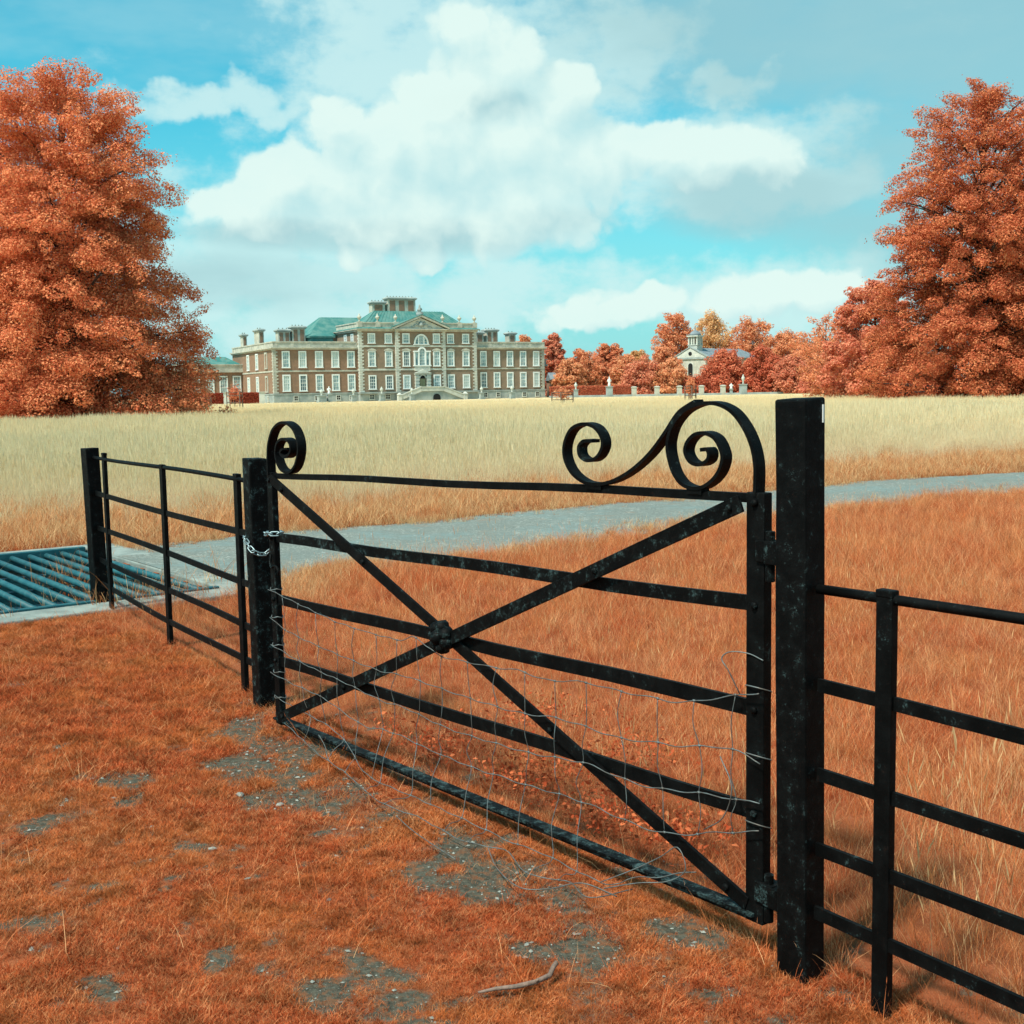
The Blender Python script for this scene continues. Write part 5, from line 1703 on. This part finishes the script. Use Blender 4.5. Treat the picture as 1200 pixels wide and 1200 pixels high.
def scatter(name, x, y, z, scl, tufts, label, tilt=.12, cat='grass'):
    n = len(x)
    c = bpy.data.collections.new(name + '_tufts')
    for t in tufts:
        c.objects.link(t)
    me = bpy.data.meshes.new(name)
    me.vertices.add(n)
    me.vertices.foreach_set('co', np.stack([x, y, z], 1).reshape(-1).astype(np.float32))
    a = me.attributes.new('scl', 'FLOAT', 'POINT'); a.data.foreach_set('value', np.asarray(scl, np.float32))
    rot = np.stack([rng.normal(size=n) * tilt, rng.normal(size=n) * tilt, rng.random(n) * 6.283], 1)
    a = me.attributes.new('rot', 'FLOAT_VECTOR', 'POINT'); a.data.foreach_set('vector', rot.reshape(-1).astype(np.float32))
    a = me.attributes.new('idx', 'INT', 'POINT'); a.data.foreach_set('value', rng.integers(0, len(tufts), n).astype(np.int32))
    o = bpy.data.objects.new(name, me)
    COL.objects.link(o)
    g = bpy.data.node_groups.new(name, 'GeometryNodeTree')
    g.interface.new_socket('Geometry', in_out='INPUT', socket_type='NodeSocketGeometry')
    g.interface.new_socket('Geometry', in_out='OUTPUT', socket_type='NodeSocketGeometry')
    gi = g.nodes.new('NodeGroupInput'); go = g.nodes.new('NodeGroupOutput')
    ip = g.nodes.new('GeometryNodeInstanceOnPoints')
    ci = g.nodes.new('GeometryNodeCollectionInfo')
    ci.inputs['Collection'].default_value = c
    ci.inputs['Separate Children'].default_value = True
    ci.inputs['Reset Children'].default_value = True
    def named(nm, ty):
        q = g.nodes.new('GeometryNodeInputNamedAttribute'); q.data_type = ty; q.inputs['Name'].default_value = nm
        return [s for s in q.outputs if s.enabled][0]
    e2r = g.nodes.new('FunctionNodeEulerToRotation')
    g.links.new(named('rot', 'FLOAT_VECTOR'), e2r.inputs[0])
    g.links.new(gi.outputs[0], ip.inputs['Points'])
    g.links.new(ci.outputs[0], ip.inputs['Instance'])
    ip.inputs['Pick Instance'].default_value = True
    g.links.new(named('idx', 'INT'), ip.inputs['Instance Index'])
    g.links.new(e2r.outputs[0], ip.inputs['Rotation'])
    g.links.new(named('scl', 'FLOAT'), ip.inputs['Scale'])
    g.links.new(ip.outputs[0], go.inputs[0])
    md = o.modifiers.new('scatter', 'NODES')
    md.node_group = g
    return tag(o, label, cat, kind='stuff')


rng = np.random.default_rng(77)


def in_view(x, y, pad=.24):
    return np.abs(x) < (y * (600 / 1400 + pad) + .9)


def uniform(n, x0, x1, y0, y1):
    return rng.uniform(x0, x1, n), rng.uniform(y0, y1, n)


# short turf on the camera's side of the fence
L = M['lawn_grass']
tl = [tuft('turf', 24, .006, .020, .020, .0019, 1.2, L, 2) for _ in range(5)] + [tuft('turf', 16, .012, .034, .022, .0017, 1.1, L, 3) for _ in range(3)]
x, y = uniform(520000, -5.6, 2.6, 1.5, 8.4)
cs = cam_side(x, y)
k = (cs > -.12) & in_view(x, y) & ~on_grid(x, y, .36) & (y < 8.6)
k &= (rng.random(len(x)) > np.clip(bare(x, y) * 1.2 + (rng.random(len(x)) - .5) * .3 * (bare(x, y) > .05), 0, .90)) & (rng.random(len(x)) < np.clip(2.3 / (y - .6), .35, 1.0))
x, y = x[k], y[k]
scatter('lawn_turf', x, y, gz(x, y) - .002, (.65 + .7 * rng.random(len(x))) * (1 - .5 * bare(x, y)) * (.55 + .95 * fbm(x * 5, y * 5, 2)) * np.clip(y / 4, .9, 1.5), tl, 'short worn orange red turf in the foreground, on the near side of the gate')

# loose dry stalks over the turf, and longer grass along the fence foot
S = M['rough_grass']
ts = [tuft('stalk', 5, .05, .12, .05, .0016, 1.2, S, 3, .15) for _ in range(4)]
x, y = uniform(5200, -4.2, 1.4, 2.4, 8.4)
cs = cam_side(x, y)
k = (cs > -.05) & in_view(x, y) & ~on_grid(x, y, .3) & ((rng.random(len(x)) < .16) | (rng.random(len(x)) < np.exp(-np.abs(cs) / .16))) & (bare(x, y) < .8)
x, y = x[k], y[k]
scatter('fence_foot_grass', x, y, gz(x, y), .7 + .7 * rng.random(len(x)), ts, 'longer straw tinted grass along the foot of the fence')

# rough grass beyond the gate up to the drive
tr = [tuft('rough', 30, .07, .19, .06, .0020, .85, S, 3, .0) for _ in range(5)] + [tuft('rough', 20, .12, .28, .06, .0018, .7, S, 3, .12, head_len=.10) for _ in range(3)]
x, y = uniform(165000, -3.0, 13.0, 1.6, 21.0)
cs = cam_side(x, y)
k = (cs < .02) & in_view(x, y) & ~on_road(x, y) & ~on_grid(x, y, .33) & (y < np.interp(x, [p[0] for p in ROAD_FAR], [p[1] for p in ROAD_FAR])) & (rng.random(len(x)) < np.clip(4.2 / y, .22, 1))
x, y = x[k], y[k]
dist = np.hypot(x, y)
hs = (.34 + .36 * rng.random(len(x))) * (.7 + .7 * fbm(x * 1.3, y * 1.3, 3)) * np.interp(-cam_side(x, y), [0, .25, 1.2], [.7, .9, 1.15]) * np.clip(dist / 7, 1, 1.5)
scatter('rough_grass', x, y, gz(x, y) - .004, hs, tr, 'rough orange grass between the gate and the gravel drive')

# tall seeding grass, right of the hinge post
tt_ = [tuft('seeding', 7, .26, .50, .09, .0016, .45, M['verge_grass'], 4, .7, head_len=.16) for _ in range(4)]
x, y = uniform(7600, -1, 8.5, 1.6, 9.0)
cs = cam_side(x, y)
al = (x - PA[0]) * LD[0] + (y - PA[1]) * LD[1]
k = (cs < -.10) & (al < .5 + 0 * x) & in_view(x, y) & ~on_road(x, y) & (rng.random(len(x)) < .30)
x, y = x[k], y[k]
scatter('seeding_grass', x, y, gz(x, y), .6 + .5 * rng.random(len(x)), tt_, 'tall pale seeding grass behind the right hand rail fence')
x, y = uniform(3200, -2.4, 3.0, 3.4, 11.0)
cs = cam_side(x, y)
k = (cs < -.05) & in_view(x, y) & ~on_road(x, y) & ~on_grid(x, y, .3) & (rng.random(len(x)) < .22)
x, y = x[k], y[k]
scatter('dry_stalks', x, y, gz(x, y), .35 + .4 * rng.random(len(x)), tt_, 'thin pale stalks standing in the rough grass behind the gate')

# verge beyond the drive
V = M['verge_grass']
tv = [tuft('verge', 30, .10, .26, .12, .0045, .75, V, 3, .1) for _ in range(5)]
x, y = uniform(80000, -14, 20, 8.6, 30)
far_y = np.interp(x, [-14] + [p[0] for p in ROAD_FAR], [6.0] + [p[1] for p in ROAD_FAR])
e_, u_ = grid_eu(x, y)
hy = hay_edge_y(x)
k = in_view(x, y) & ~on_road(x, y) & ~on_grid(x, y, .27) & (y < hy + 6.0) & (((x > -4.2) & (y > far_y - .3)) | ((x <= -4.0) & (u_ > G_U1 + .2)))
k &= rng.random(len(x)) < np.clip(16 / y, .3, 1)
x, y = x[k], y[k]
scatter('verge_grass', x, y, gz(x, y), (.6 + .6 * rng.random(len(x))) * (.7 + .6 * fbm(x, y, 1)), tv, 'orange verge grass along the far side of the gravel drive')

# tufts creeping in over both edges of the drive
ex, ey = [], []
for ln, n_ in ((ROAD_FAR, 2600), (ROAD_NEAR, 2200)):
    q = np.array(catmull(ln[:-2], 10))
    k = rng.integers(0, len(q) - 1, n_); f = rng.random(n_)[:, None]
    q = q[k] * (1 - f) + q[k + 1] * f
    off = rng.normal(size=n_) * .20 * (.4 + 1.6 * fbm(q[:, 0] * 1.2, q[:, 1] * 1.2, 0))
    ex.append(q[:, 0] + off * -.55); ey.append(q[:, 1] + off * .83)
x, y = np.concatenate(ex), np.concatenate(ey)
k = ~on_grid(x, y, .3) & (cam_side(x, y) < -.3)
x, y = x[k], y[k]
scatter('drive_edge_grass', x, y, gz(x, y) + .015, .25 + .35 * rng.random(len(x)), tv, 'ragged orange tufts along both edges of the gravel drive')

# the hayfield
Hm = M['hay']
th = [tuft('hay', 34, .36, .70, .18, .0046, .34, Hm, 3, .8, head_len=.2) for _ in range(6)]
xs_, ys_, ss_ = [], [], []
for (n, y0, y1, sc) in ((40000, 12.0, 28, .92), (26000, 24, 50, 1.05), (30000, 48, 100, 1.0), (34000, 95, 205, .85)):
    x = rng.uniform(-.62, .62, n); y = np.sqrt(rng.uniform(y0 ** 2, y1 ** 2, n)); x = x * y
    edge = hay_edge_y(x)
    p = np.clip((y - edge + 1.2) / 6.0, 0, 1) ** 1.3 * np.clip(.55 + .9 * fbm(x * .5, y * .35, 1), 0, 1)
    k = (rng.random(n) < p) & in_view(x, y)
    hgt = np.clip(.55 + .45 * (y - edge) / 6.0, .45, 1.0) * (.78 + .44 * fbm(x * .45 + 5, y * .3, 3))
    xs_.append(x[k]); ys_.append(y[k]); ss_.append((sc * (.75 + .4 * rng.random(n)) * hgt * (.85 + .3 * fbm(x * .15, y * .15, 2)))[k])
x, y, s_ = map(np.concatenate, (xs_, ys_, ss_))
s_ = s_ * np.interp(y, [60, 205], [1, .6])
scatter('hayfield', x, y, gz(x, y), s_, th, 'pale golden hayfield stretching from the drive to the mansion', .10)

# grass coming up between the bars of the grid, and over its right end
tg_ = [tuft('grid_grass', 10, .12, .34, .07, .0045, .6, V, 3, .3) for _ in range(4)]
n = 420
e_ = rng.uniform(G_E0, G_E1 + .3, n); u_ = rng.uniform(G_U0 - .2, G_U1, n)
k = (vnoise(e_ * 3, u_ * 2.2, 1) > .66) | ((e_ > .15) & (u_ < .9) & (rng.random(n) < .6))
e_, u_ = e_[k], u_[k]
x = PC[0] + GE[0] * e_ + GU[0] * u_; y = PC[1] + GE[1] * e_ + GU[1] * u_
inside = on_grid(x, y)
scatter('grid_grass', x, y, np.where(inside, -.14, .0), .8 + .6 * rng.random(len(x)), tg_, 'straw coloured grass growing up through the cattle grid')

# broad-leaved weeds under the gate
def weeds():
    P, B = [], []
    for (x, y, r, n) in ((.02, 4.35, .22, 260), (.30, 3.95, .18, 200), (-.35, 4.75, .16, 150), (-.62, 4.95, .14, 120), (.55, 3.75, .12, 110), (.1, 5.2, .2, 120), (.42, 4.6, .2, 140)):
        n *= 3
        q = rng.normal(size=(n, 3)) * np.array([r * .6, r * .6, .035]) + np.array([x, y, .075])
        q[:, 2] = np.maximum(q[:, 2], .02)
        q = q[cam_side(q[:, 0], q[:, 1]) < -.10]
        P.append(q); B.append(np.tile(np.array([0, 0, .8]), (len(q), 1)))
    o = inst('weeds', leaf_mesh('weeds', np.concatenate(P), .021, np.concatenate(B), M['weed_leaf'], .55))
    tag(o, 'low red broad-leaved weeds under and behind the gate', 'weeds', kind='stuff')


weeds()
